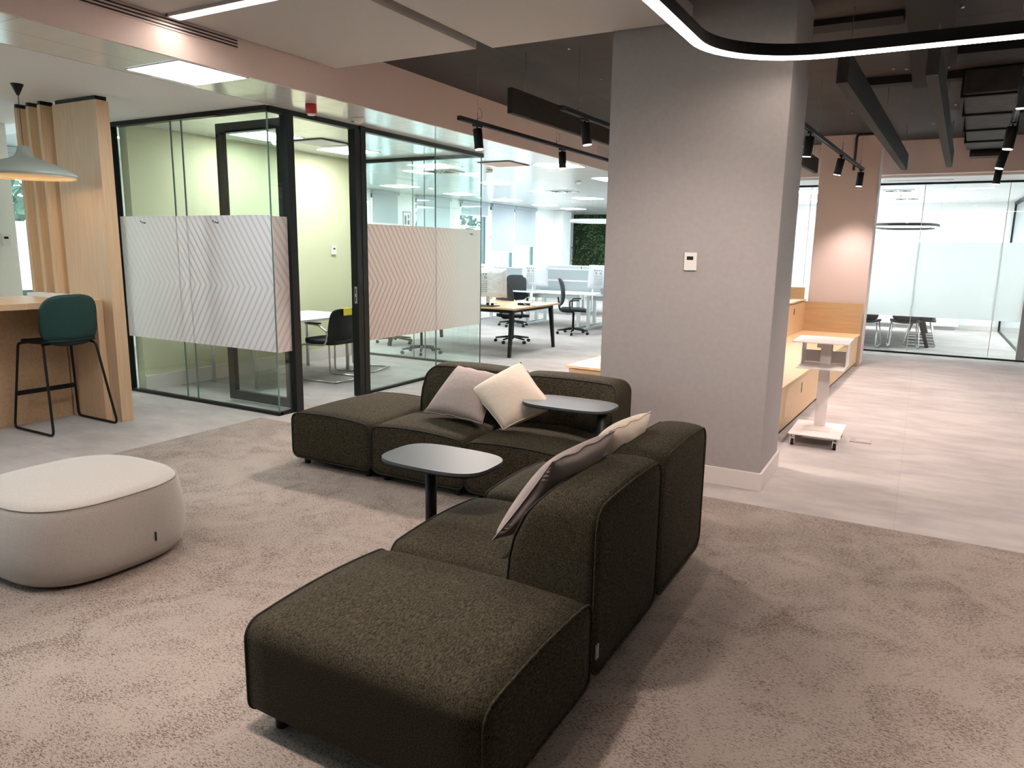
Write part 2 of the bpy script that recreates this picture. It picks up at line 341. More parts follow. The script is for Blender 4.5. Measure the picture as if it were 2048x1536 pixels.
# ceilings
sbox('ceiling', 'dark', (XS, 3.6, -4, 12.41, ZD, ZD + .1), label='dark painted concrete ceiling')
sbox('ceiling', 'tile', (-5.14, XS - .02, -4, 4.8, ZC, ZC + .12), (XF, XS - .02, 4.8, YE, ZC, ZC + .12), label='white metal tile ceiling')
sbox('ceiling', 'plaster', (XF, -5.145, -4, 4.8, ZC - .002, ZC + .12), label='white plasterboard ceiling above the bar')
sbox('trim_1', 'pink_paint', (XS - .015, XS, -4, 12.41, ZC, ZD), label='pink beige drop beam along the ceiling edge')
sbox('trim_2', 'pink_paint', (XS, 3.6, 12.41, 12.55, 2.755, ZD), label='pink beige drop beam above the corridor end')
sbox('ceiling', 'plaster', (XS, 3.6, 12.55, 18.75, 2.72, 2.84), label='white ceiling of the meeting room')
sbox('ceiling', 'tile', (XS - .02, -2.3, 18.85, YE, ZC, ZC + .12))
# walls
sbox('wall_right', 'column', (3.6, 3.75, -4, 13.5, 0, ZD), label='greige wall on the right')
sbox('wall_back', 'column', (XF, 3.6, -4.15, -4, 0, ZD), label='greige wall behind the camera')
sbox('wall_far', 'white', (XF - .2, -2.3, YE, YE + .15, 0, ZC), label='white far wall of the open plan office')
sbox('wall_office', 'yellow', (-7.42, -7.30, 4.86, 8.36, 0, ZC), label='olive yellow wall of the glazed office')
sbox('baseboard_office', 'base', (-7.30, -7.285, 4.86, 8.30, 0, .16), label='white skirting below the yellow wall')
sbox('wall_meeting_back', 'white', (-2.9, 3.2, 18.75, 18.85, 0, 2.84), label='white back wall of the meeting room')
sbox('wall_meeting_left', 'white', (-2.95, -2.85, 13.5, 18.85, 0, 2.84), label='white left wall of the meeting room')
sbox('wall_meeting_right', 'white', (3.2, 3.3, 13.5, 18.85, 0, 2.84))
sbox('baseboard_meeting', 'base', (-2.8, 3.2, 18.73, 18.75, 0, .10))
# facade with window openings
b = B(); ws = [(5.05, 6.2), (7.0, 9.6), (10.6, 11.9), (12.6, 13.5), (14.2, 15.6), (16.1, 17.45), (17.62, 20.3)]
yy = -4.0
for (a, c) in [(-3.4, -1.2), (-.8, 1.4), (1.8, 3.9)] + ws:
    bx(b, XF - .2, XF, yy, a, 0, ZC); bx(b, XF - .2, XF, a, c, 0, .85); yy = c
    bx(b, XF - .2, XF, a, c, 2.72, ZC)
bx(b, XF - .2, XF, yy, YE, 0, ZC)
struct(obj('wall_left', b, 'white'), 'white facade wall with tall windows')
bx_ = 0
for i, (a, c) in enumerate([(-3.4, -1.2), (-.8, 1.4), (1.8, 3.9)] + ws):
    win = struct(boxobj('window_%d' % (i + 1), 'winframe', None, (XF - .14, XF - .06, a, a + .07, .85, 2.72), (XF - .14, XF - .06, c - .07, c, .85, 2.72), (XF - .14, XF - .06, a, c, .85, .93), (XF - .14, XF - .06, a, c, 2.63, 2.72), (XF - .14, XF - .06, (a + c) / 2 - .035, (a + c) / 2 + .035, .9, 2.7)), 'grey framed window in the facade')
    if i == 3: boxobj('frosted_film', 'frost', win, (XF - .095, XF - .094, a + .05, c - .05, .93, 1.85))
    boxobj('pane', 'glassw', win, (XF - .105, XF - .097, a + .05, c - .05, .9, 2.66))
# white column by the far end
sbox('column', 'white', (XF, XF + .32, 21.6, 22.25, 0, ZC), label='white column beside the green wall', bev=.01)
# big column and far column
sbox('column', 'column', (-2.02, -.828, 4.957, 5.62, 0, ZD), label='large greige painted column behind the sofa', bev=.012)
sbox('baseboard_column', 'base', (-2.035, -.813, 4.942, 5.635, 0, .125), label='white skirting around the large column', bev=.004)
sbox('column', 'pink_paint', (-1.45, -.675, 11.52, 12.05, 0, ZD), label='pink beige column at the end of the tribune', bev=.012)
# ================================================================ GLAZED OFFICE
XG = -5.2; YG = 4.8; YB = 8.37
def win(name, label): return struct(boxobj(name, 'black', None, *label[1]), label[0])
g1 = win('window_11', ('black framed glass front of the office with a pink chevron film', [(XG - .04, XG + .03, 6.02, 8.42, 2.755, 2.80), (XG - .03, XG + .02, 6.02, 8.42, 0, .03), (XG - .05, XG + .05, 5.985, 6.06, 0, 2.8)]))
boxobj('pane', 'glass', g1, (XG - .005, XG + .005, 6.06, 7.36, .03, 2.757)); boxobj('pane', 'glass', g1, (XG - .005, XG + .005, 7.37, 8.40, .03, 2.757))
boxobj('glass_joint', 'glass_edge', g1, (XG - .006, XG + .006, 7.36, 7.37, .03, 2.757)); boxobj('glass_joint', 'glass_edge', g1, (XG - .006, XG + .006, 8.40, 8.412, .03, 2.757))
fm = boxobj('film', 'film_front', g1, (XG + .006, XG + .0075, 6.065, 8.385, .585, 1.83))
boxobj('film_mark', 'print', fm, (XG + .0078, XG + .0083, 8.12, 8.135, 1.765, 1.78), (XG + .0078, XG + .0083, 8.15, 8.18, 1.76, 1.78), (XG + .0078, XG + .0083, 8.19, 8.205, 1.762, 1.775))
g2 = win('window_12', ('black framed glass side of the office with a chevron film', [(-7.42, XG + .02, YG - .035, YG + .035, 2.755, 2.80), (-7.42, XG + .02, YG - .025, YG + .025, 0, .03), (-7.50, -7.42, YG - .04, YG + .04, 0, 2.8)]))
for i, (a, c) in enumerate(((-7.42, -6.52), (-6.51, -6.36), (-6.35, XG))):
    boxobj('pane', 'glass', g2, (a, c, YG - .005, YG + .005, .03, 2.757))
boxobj('glass_joint', 'glass_edge', g2, (-6.52, -6.51, YG - .006, YG + .006, .03, 2.757)); boxobj('glass_joint', 'glass_edge', g2, (-6.36, -6.35, YG - .006, YG + .006, .03, 2.757)); boxobj('glass_joint', 'glass_edge', g2, (XG - .004, XG + .006, YG - .006, YG + .006, .03, 2.757))
fm = boxobj('film', 'film_left', g2, (-7.415, XG, YG - .0075, YG - .006, .605, 1.86))
for q in (-7.08, -5.98): boxobj('film_mark', 'print', fm, (q, q + .02, YG - .0085, YG - .008, 1.80, 1.815), (q + .03, q + .05, YG - .0085, YG - .008, 1.79, 1.805), (q + .055, q + .085, YG - .0085, YG - .008, 1.785, 1.80))
g3 = win('window_13', ('black framed glass back of the office', [(-7.30, XG, YB - .035, YB + .035, 2.755, 2.80), (-7.30, XG, YB - .025, YB + .025, 0, .03), (-7.30, -7.22, YB - .05, YB + .05, 0, 2.8)]))
for a, c in ((-7.22, -6.30), (-6.29, -6.1), (-6.09, XG - .02)): boxobj('pane', 'glass', g3, (a, c, YB - .005, YB + .005, .03, 2.757))
for a in (-6.30, -6.1): boxobj('glass_joint', 'glass_edge', g3, (a, a + .01, YB - .006, YB + .006, .03, 2.757))
# corner: short return pane, door posts and header
g4 = win('window_14', ('short corner return pane with black door posts of the office', [(XG - .04, XG + .03, YG, 6.0, 2.755, 2.80), (XG - .045, XG + .045, 4.985, 5.07, 0, 2.757), (XG - .045, XG + .045, 5.90, 5.985, 0, 2.757)]))
boxobj('pane', 'glass', g4, (XG - .005, XG + .005, YG + .006, 4.985, .03, 2.757))
boxobj('sill', 'black', g4, (XG - .03, XG + .02, YG, 4.99, 0, .03))
boxobj('film', 'film_return', g4, (XG + .006, XG + .0075, YG + .008, 4.984, .6, 1.85))
lp = boxobj('strike_plate', 'chrome', g4, (XG + .0, XG + .03, 5.893, 5.899, 1.0, 1.175))
boxobj('slot', 'vent', lp, (XG + .008, XG + .022, 5.8915, 5.8925, 1.02, 1.07), (XG + .008, XG + .022, 5.8915, 5.8925, 1.10, 1.155))
# open door leaf
dr = struct(boxobj('door_1', 'black', None, (-6.16, -6.07, 5.03, 5.08, .02, 2.74), (-5.34, -5.25, 5.03, 5.08, .02, 2.74), (-6.07, -5.34, 5.03, 5.08, 2.65, 2.74), (-6.07, -5.34, 5.03, 5.08, .02, .11)), 'open black framed glass door leaf of the office')
boxobj('pane', 'glass', dr, (-6.07, -5.34, 5.052, 5.060, .11, 2.65))
tubeobj('door_handle', 'chrome', dr, arc([(-6.12, 5.03, 1.05), (-6.12, 4.98, 1.05), (-5.99, 4.98, 1.05)], .02), .009)
# ================================================================ MEETING ROOM GLASS
g5 = struct(boxobj('window_15', 'black', None, (-2.85, 3.2, 13.47, 13.53, 2.69, 2.735), (-2.85, 3.2, 13.47, 13.53, 0, .025)), 'frameless glass wall of the meeting room with a frosted band')
for a, c in ((-2.85, -1.80), (-1.79, -.12), (-.11, 1.0), (1.01, 1.37), (1.47, 3.2)): boxobj('pane', 'glassr', g5, (a, c, 13.496, 13.504, .025, 2.69))
for a in (-1.80, -.12, 1.0): boxobj('glass_joint', 'whitem', g5, (a, a + .01, 13.494, 13.506, .025, 2.69))
boxobj('frosted_band', 'frost', g5, (-2.85, 1.37, 13.488, 13.490, .61, 1.80)); boxobj('frosted_band', 'frost', g5, (1.47, 3.2, 13.488, 13.490, .64, 1.80))
boxobj('door_stile', 'vent_grey', g5, (1.37, 1.47, 13.47, 13.53, .025, 2.69))
g6 = struct(boxobj('window_16', 'black', None, (1.50, 1.56, 13.55, 18.7, 2.66, 2.71), (1.51, 1.55, 13.55, 18.7, 0, .02), (1.51, 1.55, 18.66, 18.7, .02, 2.66)), 'glass side partition inside the meeting room')
boxobj('pane', 'glassr', g6, (1.527, 1.533, 13.6, 18.66, .02, 2.66))
# ================================================================ CEILING RAFTS
r1 = tag(boxobj('ceiling_raft', 'raft', None, (-4.43, -3.05, -3.5, 4.85, 3.04, 3.13), bev=.003), 'white suspended acoustic ceiling raft with a light bar, left of the gap', 'ceiling panel')
r2 = tag(boxobj('ceiling_raft', 'raft', None, (-2.93, -1.45, -3.5, 4.88, 3.04, 3.13), bev=.003), 'white suspended acoustic ceiling raft right of the gap, nearest the large column', 'ceiling panel')
lb = thing('light_bar', 'straight lit light bar set in the left white ceiling raft', 'ceiling light', (0, 0, 0))
boxobj('diffuser', 'line_on', lb, (-4.38, -3.2, 3.275, 3.355, 3.030, 3.036)); boxobj('frame', 'vent_grey', lb, (-4.40, -3.18, 3.262, 3.274, 3.020, 3.039), (-4.40, -3.18, 3.356, 3.368, 3.020, 3.039), (-4.41, -4.382, 3.262, 3.368, 3.020, 3.039))
for (x0, x1, y) in ((-2.6, -1.7, 1.3),):
    q = thing('light_bar', 'added unseen light bar in the right ceiling raft, above the frame', 'ceiling light', (0, 0, 0), 0, 'added unseen light bars')
    boxobj('diffuser', 'line_on', q, (x0, x1, y - .04, y + .04, 3.030, 3.036))  # unseen bar added above the frame to brighten the lounge
gr = thing('slot_diffuser', 'long three slot air grille on the pink beam at top left', 'air vent', (0, 0, 0))
boxobj('frame', 'pink_paint', gr, (XS + .001, XS + .008, -1.5, 3.87, 2.965, 3.035))
for k in range(3): boxobj('slot', 'vent', gr, (XS + .0085, XS + .0105, -1.45, 3.86, 2.974 + k * .021, 2.984 + k * .021))
gv = thing('wall_grille', 'small pink louvred grille on the pink beam beside the large column', 'air vent', (0, 0, 0))
boxobj('frame', 'pink_paint', gv, (XS + .001, XS + .008, 10.5, 11.6, 2.975, 3.13))
for k in range(5): boxobj('louvre', 'vent_grey', gv, (XS + .0085, XS + .012, 10.56, 11.54, 2.99 + k * .027, 2.999 + k * .027))
# ---- curved light line
lc = thing('curved_light_line', 'black curved pendant light line glowing white, bending past the large column', 'pendant light', (0, 0, 0))
pth = [(-1.19, 1.4), (-1.19, 4.08)]
for k in range(1, 15):
    a = PI / 2 * k / 15; pth.append((-1.19 + .62 - .62 * math.cos(a), 4.08 + .60 * math.sin(a)))
pth += [(-.57, 4.68), (3.3, 4.74)]
def strip(bm, path, hw, z0, z1):
    L = []
    for i, p in enumerate(path):
        a = Vector(path[max(i - 1, 0)]); c = Vector(path[min(i + 1, len(path) - 1)]); t = (c - a).normalized(); n = Vector((-t.y, t.x)); q = Vector(p)
        L.append([bm.verts.new((*(q + n * hw), z0)), bm.verts.new((*(q - n * hw), z0)), bm.verts.new((*(q - n * hw), z1)), bm.verts.new((*(q + n * hw), z1))])
    for A, C_ in zip(L, L[1:]):
        for k in range(4): bm.faces.new((A[k], A[(k + 1) % 4], C_[(k + 1) % 4], C_[k]))
    bm.faces.new(L[0]); bm.faces.new(L[-1][::-1])
b = B(); strip(b, pth, .030, 2.702, 2.766); obj('profile', b, 'blackm', lc)
b = B(); strip(b, pth, .024, 2.690, 2.7015); obj('diffuser', b, 'line_on', lc)
for p in ((-1.19, 2.2), (.3, 4.70), (1.9, 4.73), (3.1, 4.74)): tubeobj('suspension_wire', 'wire', lc, [(p[0], p[1], 2.766), (p[0], p[1], ZD if p[0] > 0 else 3.04)], .0015, 5)
# ---- baffles
def baffle(p0, p1, z0, h, label, t=.05):
    L = math.hypot(p1[0] - p0[0], p1[1] - p0[1]); a = math.atan2(p1[1] - p0[1], p1[0] - p0[0])
    o = thing('ceiling_baffle', label, 'acoustic baffle', (p0[0], p0[1], z0), a, 'black acoustic baffles hung below the dark ceiling')
    boxobj('panel', 'baffle', o, (0, L, -t / 2, t / 2, 0, h), bev=.003)
    n = max(2, int(L / 1.6))
    for k in range(n): tubeobj('suspension_wire', 'wire', o, [(.25 + (L - .5) * k / (n - 1), 0, h), (.25 + (L - .5) * k / (n - 1), 0, ZD - z0)], .0025, 5)
baffle((-3.13, 5.5), (-3.03, 10.2), 2.70, .20, 'long black acoustic baffle left of the large column')
baffle((-.60, 5.45), (-.37, 11.25), 2.70, .20, 'black acoustic baffle nearest the right side of the large column', .07)
baffle((-.085, 5.45), (.14, 11.1), 2.70, .20, 'black acoustic baffle between the large column and the spotlights at far right', .07)
baffle((-1.66, 6.3), (-1.47, 11.3), 2.70, .20, 'black acoustic baffle partly hidden behind the large column')
# ---- track lights
def track(p0, p1, spots, label, spot_labels, zt=2.70, wires=4):
    L = math.hypot(p1[0] - p0[0], p1[1] - p0[1]); a = math.atan2(p1[1] - p0[1], p1[0] - p0[0])
    o = thing('lighting_track', label, 'light track', (p0[0], p0[1], zt), a, 'black lighting tracks')
    boxobj('rail', 'blackm', o, (0, L, -.02, -.008, 0, .035), (0, L, .008, .02, 0, .035), (0, L, -.008, .008, .022, .035)); boxobj('groove', 'chrome', o, (.03, L - .03, -.008, .008, .010, .021))
    for k in range(wires):
        x = .3 + (L - .6) * k / (wires - 1)
        b = B(); tube(b, [(x, 0, .035), (x, 0, .06)], .006, 6); tube(b, [(x, 0, .06), (x, 0, ZD - zt)], .0012, 5)
        pts = [(x + .038 + .038 * math.cos(t), .0, .105 + .045 * math.sin(t)) for t in [PI + i * 2 * PI / 18 for i in range(16)]]
        tube(b, pts, .0028, 5); obj('suspension_wire', b, 'wire', o)
    for (s, tilt, pan, pw, *ex), lab in zip(spots, spot_labels):
        t = s / L; px, py = p0[0] + (p1[0] - p0[0]) * t, p0[1] + (p1[1] - p0[1]) * t
        sp = thing('track_spotlight', lab, 'spotlight', (px, py, zt), 0, 'black cylindrical track spotlights')
        boxobj('adapter', 'blackm', sp, (-.018, .018, -.06, .06, -.018, -.001)); tubeobj('stem', 'blackm', sp, [(0, 0, -.015), (0, 0, -.05)], .009, 8)
        b = B(); lathe(b, [(.040, 0), (.042, -.004), (.042, -.176), (.038, -.18)], 24)
        R = Matrix.Rotation(pan, 4, 'Z') @ Matrix.Rotation(tilt, 4, 'Y')
        body = obj('lamp_body', b, 'blackm', sp); body.location = (0, 0, -.035); body.rotation_euler = R.to_euler()
        b = B(); lathe(b, [(.036, -.1801), (.036, -.184)], 24); obj('lens', b, 'spot_on', body)
        if pw:
            ld = D.lights.new('spot', 'SPOT'); ld.energy = pw; ld.color = WARM; ld.spot_size = math.radians(ex[0] if ex else 88); ld.spot_blend = .9; ld.shadow_soft_size = .09
            lo = D.objects.new('spot_lamp', ld); COL.objects.link(lo); lo.parent = sp; lo.rotation_euler = (Matrix.Rotation(ex[2], 4, 'Z') @ Matrix.Rotation(ex[1], 4, 'Y')).to_euler() if len(ex) > 1 else R.to_euler()
            d = R @ Vector((0, 0, -.235)); lo.location = (d.x, d.y, -.035 + d.z)
S_ = SPOT
track((-3.70, 5.60), (-3.62, 11.0), [(.30, .12, PI, 1.6 * S_, 120, -.45, -1.05), (2.05, .12, 2.4, S_), (3.9, .15, 2.4, S_)], 'long black lighting track left of the large column, in front of the pink beam',
      ['black track spotlight at the near left end of the track above the office', 'second black track spotlight on the track above the office', 'third black track spotlight on the track above the office, by the large column'])
track((-2.68, 5.55), (-2.58, 10.5), [(.45, .15, 3.6, 1.2 * S_, 110, -.3, -1.2), (2.2, .1, 1, S_)], 'short looking black lighting track beside the upper left of the large column',
      ['black track spotlight hanging before the long baffle', 'black track spotlight hidden behind the large column'])
track((-1.13, 6.0), (-.86, 11.15), [(1.5, .12, -.6, .8 * S_, 105), (3.35, .2, -.4, .8 * S_, 105), (5.0, .05, 0, .6 * S_, 90, -.12, 1.9)], 'black lighting track between the large column and the pink column',
      ['black track spotlight just right of the large column', 'tilted black track spotlight in the middle of the track before the pink column', 'black track spotlight at the far end before the pink column'])
track((.40, 4.95), (.71, 11.65), [(2.65, .1, .3, 1.0 * S_, 110), (4.3, .2, .3, 1.0 * S_, 110), (6.25, .1, .5, 1.0 * S_, 110), (.6, .1, -1.2, .8 * S_, 110)], 'black lighting track at the far right of the corridor',
      ['upper black track spotlight at the right edge of the photo', 'middle tilted black track spotlight at the right edge', 'lowest and farthest black track spotlight at the right', 'black track spotlight above the corridor outside the frame'], wires=5)
# near lounge: unseen tracks and spots added to brighten floor, sofas and column
track((1.25, .4), (1.25, 4.0), [(.2, .0, 2.9, .9 * S_, 92), (1.4, .0, 2.9, .9 * S_, 92), (3.0, .0, 2.9, .9 * S_, 92)], 'added unseen black lighting track above the carpet right of the sofas',
      ['added unseen spotlight nearest the camera on the right track', 'added unseen middle spotlight on the right track', 'added unseen far spotlight on the right track'], wires=4)  # added fill for the right floor, out of view
track((-4.0, 1.45), (-1.1, 1.45), [(.5, .0, 2.9, .28 * S_, 125), (2.3, .0, 2.9, .95 * S_, 100)], 'added unseen black lighting track above the pouf, over the top edge of the photo',
      ['added unseen spotlight above the pouf', 'added unseen spotlight above the nearest ottoman'], wires=2)  # added out of view to light the front floor and ottoman top
track((-.9, 2.5), (1.2, 2.5), [(.35, .5, -1.2, 0.85 * S_, 64, .98, -1.2), (1.3, .5, -1.0, .6 * S_, 74, 1.0, -.80)], 'added unseen black lighting track aimed at the large column, over the top edge of the photo',
      ['added unseen left spotlight aimed at the large column', 'added unseen right spotlight aimed at the large column'], wires=2)  # added out of view to wash the lower column face with light
# ---- ducts and cable ties on the dark ceiling
dk = thing('air_duct', 'dark wrapped air duct with a grille box under the dark ceiling at right', 'air duct', (.16, 7.9, 2.98), math.radians(-2.7))
boxobj('duct_body', 'duct', dk, (-.02, .46, 0, 4.1, .03, .24), bev=.02)
for y in (.05, 1.1, 2.2, 3.2): boxobj('flange', 'slab', dk, (-.04, .48, y, y + .05, .01, .245))
boxobj('outlet_box', 'duct', dk, (.02, .43, 4.1, 4.35, -.06, .2)); boxobj('outlet_slot', 'slab', dk, (.03, .42, 4.06, 4.10, -.03, .0))
tag(boxobj('ceiling_channel', 'slab', None, (-.26, .0, -3.9, 7.75, 3.06, 3.23), bev=.01), 'black boxed channel running along the dark ceiling', 'ceiling channel')
for i, (y0, y1, x0, x1, z, lab) in enumerate([(6.9, 7.2, .05, 1.2, 3.13, 'dark cross strip above the right end of the curved light line'), (5.9, 6.1, -1.3, -.3, 3.19, 'dark seam strip between the large column and the ceiling channel'), (7.95, 8.1, -.7, 1.3, 3.16, 'dark cross strip beyond the ceiling channel')]):
    tag(boxobj('ceiling_strip', 'slab', None, (x0, x1, y0, y1, z, ZD - .001)), lab, 'ceiling strip')
b = B()
for k in range(26):
    x, y = random.choice([(-.35, 6.5), (.0, 8.5), (-3.0, 6.5), (-2.6, 7.2), (-1.0, 7.5)]); x += random.uniform(-.12, .5); y += random.uniform(-1, 3)
    lathe(b, [(.011, -.012), (.011, 0)], 6, (x, y, ZD))
o = obj('ceiling_studs', b, 'chrome'); o['kind'] = 'stuff'; tag(o, 'small shiny fixing studs dotted over the dark ceiling', 'ceiling studs')
tag(tubeobj('conduit', 'cable', None, arc([(-.72, 11.46, 3.215), (-1.0, 11.46, 3.215), (-1.0, 11.46, 2.74)], .05), .018), 'black cable conduit bending down the front of the pink column', 'conduit')
# ================================================================ CEILING PANELS
def panel(x, y, z, label, s=.28, grp='square lit ceiling panels', s2=None):
    o = thing('ceiling_light', label, 'ceiling light', (x, y, z), 0, grp); t = s2 or s
    boxobj('diffuser', 'panel_on', o, (-s, s, -t, t, -.006, -.001))
    f = .012
    boxobj('frame', 'plaster', o, (-s - f, s + f, -t - f, -t, -.008, -.001), (-s - f, s + f, t, t + f, -.008, -.001), (-s - f, -s, -t, t, -.008, -.001), (s, s + f, -t, t, -.008, -.001)); return o
panel(-4.76, 3.68, ZC, 'square lit ceiling panel at top left above the bar stool')
panel(-6.62, 6.1, ZC, 'square lit ceiling panel inside the office nearest the open door')
panel(-6.62, 7.45, ZC, 'square lit ceiling panel inside the office near the back glass')
OP = 'square lit ceiling panels over the open plan office'
ORD = ['nearest', 'second', 'third', 'fourth', 'fifth', 'farthest']
for x, cn in ((-4.83, 'beside the pink beam'), (-7.2, 'in the middle'), (-9.45, 'along the windows')):
    for i, y in enumerate((9.97, 12.15, 14.4, 16.5, 18.7, 20.6)):
        panel(x, y, ZC, ORD[i] + ' square lit panel of the open plan row ' + cn, .29, OP)
for (x, y, lb_) in ((-8.6, 5.2, 'square lit ceiling panel behind the yellow wall, nearer the bar'), (-8.6, 7.6, 'square lit ceiling panel behind the yellow wall, nearer the desks'), (-6.6, 9.35, 'square lit ceiling panel just beyond the office back glass')): panel(x, y, ZC, lb_, .29, OP)
panel(-4.76, .6, ZC, 'square lit ceiling panel over the walkway beside the pouf'); panel(-4.76, -2.2, ZC, 'square lit ceiling panel over the walkway level with the camera')
for x in (-8.6,): 
    for y, lb_ in ((1.0, 'nearer the pendant lamp'), (-2.0, 'farther from the pendant lamp')): panel(x, y, ZC - .002, 'square lit ceiling panel behind the bar, ' + lb_)
panel(.60, 14.85, 2.72, 'near rectangular lit panel in the meeting room ceiling', .28, 'meeting room ceiling panels', .12); panel(.70, 17.5, 2.72, 'far rectangular lit panel in the meeting room ceiling', .30, 'meeting room ceiling panels', .16)
for x, y, lb_ in ((-1.8, 14.9, 'near left'), (-1.8, 17.3, 'far left'), (2.4, 14.9, 'near right'), (2.4, 17.3, 'far right')):
    panel(x, y, 2.72, 'added unseen large lit panel at the ' + lb_ + ' of the meeting room ceiling', .45, 'added hidden meeting room panels', .5)  # out of sight, added to make the meeting room brighter
def vent(x, y, z, lab, s=.28):
    o = thing('ceiling_vent', lab, 'air vent', (x, y, z), 0, 'ceiling air vents')
    boxobj('plate', 'plaster', o, (-s, s, -s, s, -.012, -.001))
    b = B()
    for k in range(14):
        a = 2 * PI * k / 14; R = Matrix.Translation((.15 * math.cos(a), .15 * math.sin(a), 0)) @ Matrix.Rotation(a, 4, 'Z')
        bx(b, -.07, .07, -.010, .010, -.015, -.012, rot=R)
    obj('swirl_slots', b, 'vent', o)
vent(-6.95, 10.0, ZC, 'swirl air vent seen through the office glass'); vent(-6.85, 14.3, ZC, 'swirl air vent over the far desks')
vent(-.55, 15.0, 2.72, 'near swirl air vent in the meeting room ceiling', .26); vent(-.45, 17.2, 2.72, 'far swirl air vent in the meeting room ceiling', .26)
o = thing('ceiling_cassette', 'white cassette air unit with thin dark slots in the ceiling beside the office corner', 'air unit', (-5.47, 9.45, ZC)); boxobj('plate', 'pink_paint', o, (-.24, .24, -.27, .27, -.012, -.001)); boxobj('slot', 'vent', o, (-.27, .27, -.30, -.28, -.01, -.001), (-.27, .27, .28, .30, -.01, -.001), (.25, .265, -.28, .28, -.01, -.001), (-.265, -.25, -.28, .28, -.01, -.001))
o = thing('ceiling_cassette', 'white cassette air unit with dark slots in the office ceiling between the two panels', 'air unit', (-6.4, 6.72, ZC)); boxobj('plate', 'plaster', o, (-.22, .22, -.22, .22, -.014, -.001)); boxobj('slot', 'vent', o, (-.25, .25, -.26, -.24, -.012, -.001), (-.25, .25, .24, .26, -.012, -.001), (.24, .26, -.24, .24, -.012, -.001))
o = thing('linear_vent', 'thin linear air slot in the white ceiling before the meeting room glass', 'air vent', (-.2, 13.05, 2.72)); boxobj('slot', 'vent_grey', o, (-.45, .45, -.02, .02, -.006, -.001))
def sensor(x, y, z, lab, grp='round white smoke detectors'):
    o = thing('smoke_detector', lab, 'smoke detector', (x, y, z), 0, grp); b = B(); lathe(b, [(.05, 0), (.055, -.01), (.05, -.035), (.03, -.05), (.002, -.052)], 20); obj('housing', b, 'plastic', o)
    boxobj('slot', 'vent', o, (-.045, -.015, -.052, .052, -.040, -.036)); return o
sensor(-4.87, 5.63, ZC, 'round white smoke detector between the red alarm and the door post'); sensor(-6.85, 6.45, ZC, 'round white smoke detector inside the office'); sensor(-6.1, 10.1, ZC, 'round white smoke detector beyond the office corner')
sensor(-5.56, 12.3, ZC, 'round white smoke detector over the open plan desks'); sensor(-.5, 16.0, 2.72, 'round white smoke detector in the meeting room')
o = thing('fire_alarm', 'red round fire alarm beacon on the ceiling above the office door', 'fire alarm', (-4.785, 4.92, ZC)); b = B(); lathe(b, [(.048, -.001), (.048, -.075), (.044, -.08)], 24); obj('housing', b, 'red', o); b = B(); lathe(b, [(.036, -.081), (.030, -.095), (.01, -.098)], 20); obj('lens', b, 'plastic', o)
# ================================================================ SOFAS
def skin(bm, rings, closed=True):
    for A, C_ in zip(rings, rings[1:]):
        n = len(A)
        for k in range(n): f = bm.faces.new((A[k], A[(k + 1) % n], C_[(k + 1) % n], C_[k])); f.smooth = True
def block(ring, ys, puff, cap_bulge, yof=None):
    """cushion extruded along y: slices with swell in the middle, domed end caps"""
    bm = B(); cx = sum(p[0] for p in ring) / len(ring); cz = sum(p[1] for p in ring) / len(ring); rings = []
    y0, y1 = ys; n = 10
    zt = max(p[1] for p in ring)
    def yy(z, y): return yof(z, y) if yof else y
    for i in range(n + 1):
        t = i / n; s = math.sin(PI * t); k = s ** .5 * puff
        rings.append([bm.verts.new((x + (math.copysign(k * .35, x - cx) if abs(x - cx) > .2 else 0), yy(z, y0 + (y1 - y0) * t), z + (k if z > cz + .05 else 0) * (1 - (abs(x - cx) / .5) ** 2 * .5))) for x, z in ring])
    skin(bm, rings)
    for R0, y, sg in ((rings[0], y0, -1), (rings[-1], y1, 1)):
        prev = R0; m = 6
        base = [v.co.copy() for v in R0]; c = sum(base, Vector()) / len(base)
        for j in range(1, m):
            s = 1 - j / m; cur = [bm.verts.new((c.x + (p.x - c.x) * s, p.y * s + c.y * (1 - s) + sg * cap_bulge * (1 - s ** 2.5), c.z + (p.z - c.z) * s)) for p in base]
            n_ = len(prev)
            for k in range(n_):
                f = bm.faces.new((prev[k], prev[(k + 1) % n_], cur[(k + 1) % n_], cur[k])); f.smooth = True
            prev = cur
        f = bm.faces.new(prev); f.smooth = True
    return bm
def pipe_ring(ring, y, yof=None): return [(x, (yof(z, y) if yof else y), z) for x, z in ring]
def sofa_module(w, d, label, loc, rz, back=True, hs=.385, hb=.715):
    o = thing('sofa_module', label, 'sofa', loc, rz, 'dark olive fabric sofa modules')
    g = .004; ds = d - .26 if back else d
    ring = rrect(w - 2 * g, hs - .06, .055, z0=.06, dome=.022)
    s = obj('seat' if back else 'ottoman_body', block(ring, (.012, ds - (0 if back else .012)), .018, .012), 'sofa', o)
    tubeobj('piping', 'piping', s, pipe_ring(ring, .010), .0048, 6, True)
    if not back: tubeobj('piping', 'sofa', s, pipe_ring(ring, ds - .010), .0048, 6, True)
    if back:
        def yof(z, y):
            if y > d - .02: return y
            t = max(0, min(1, (z - .30) / (hb - .30))); off = .125 * t ** 3.2; q = (d - y) / .35
            return y + off * q
        r2 = rrect(w - 2 * g, hb - .065, .075, z0=.065, dome=.012)
        k = obj('backrest', block(r2, (d - .36, d - .012), .020, .008, yof), 'sofa', o)
        tubeobj('piping', 'piping', k, pipe_ring(r2, d - .362, yof), .0048, 6, True); tubeobj('piping', 'sofa', k, pipe_ring(r2, d - .010, yof), .0048, 6, True)
    for x in (-w / 2 + .08, w / 2 - .08):
        for y in (.08, d - .08):
            b = B(); lathe(b, [(.022, 0), (.026, .07)], 14, (x, y, 0)); obj('foot', b, 'foot', o)
    return o
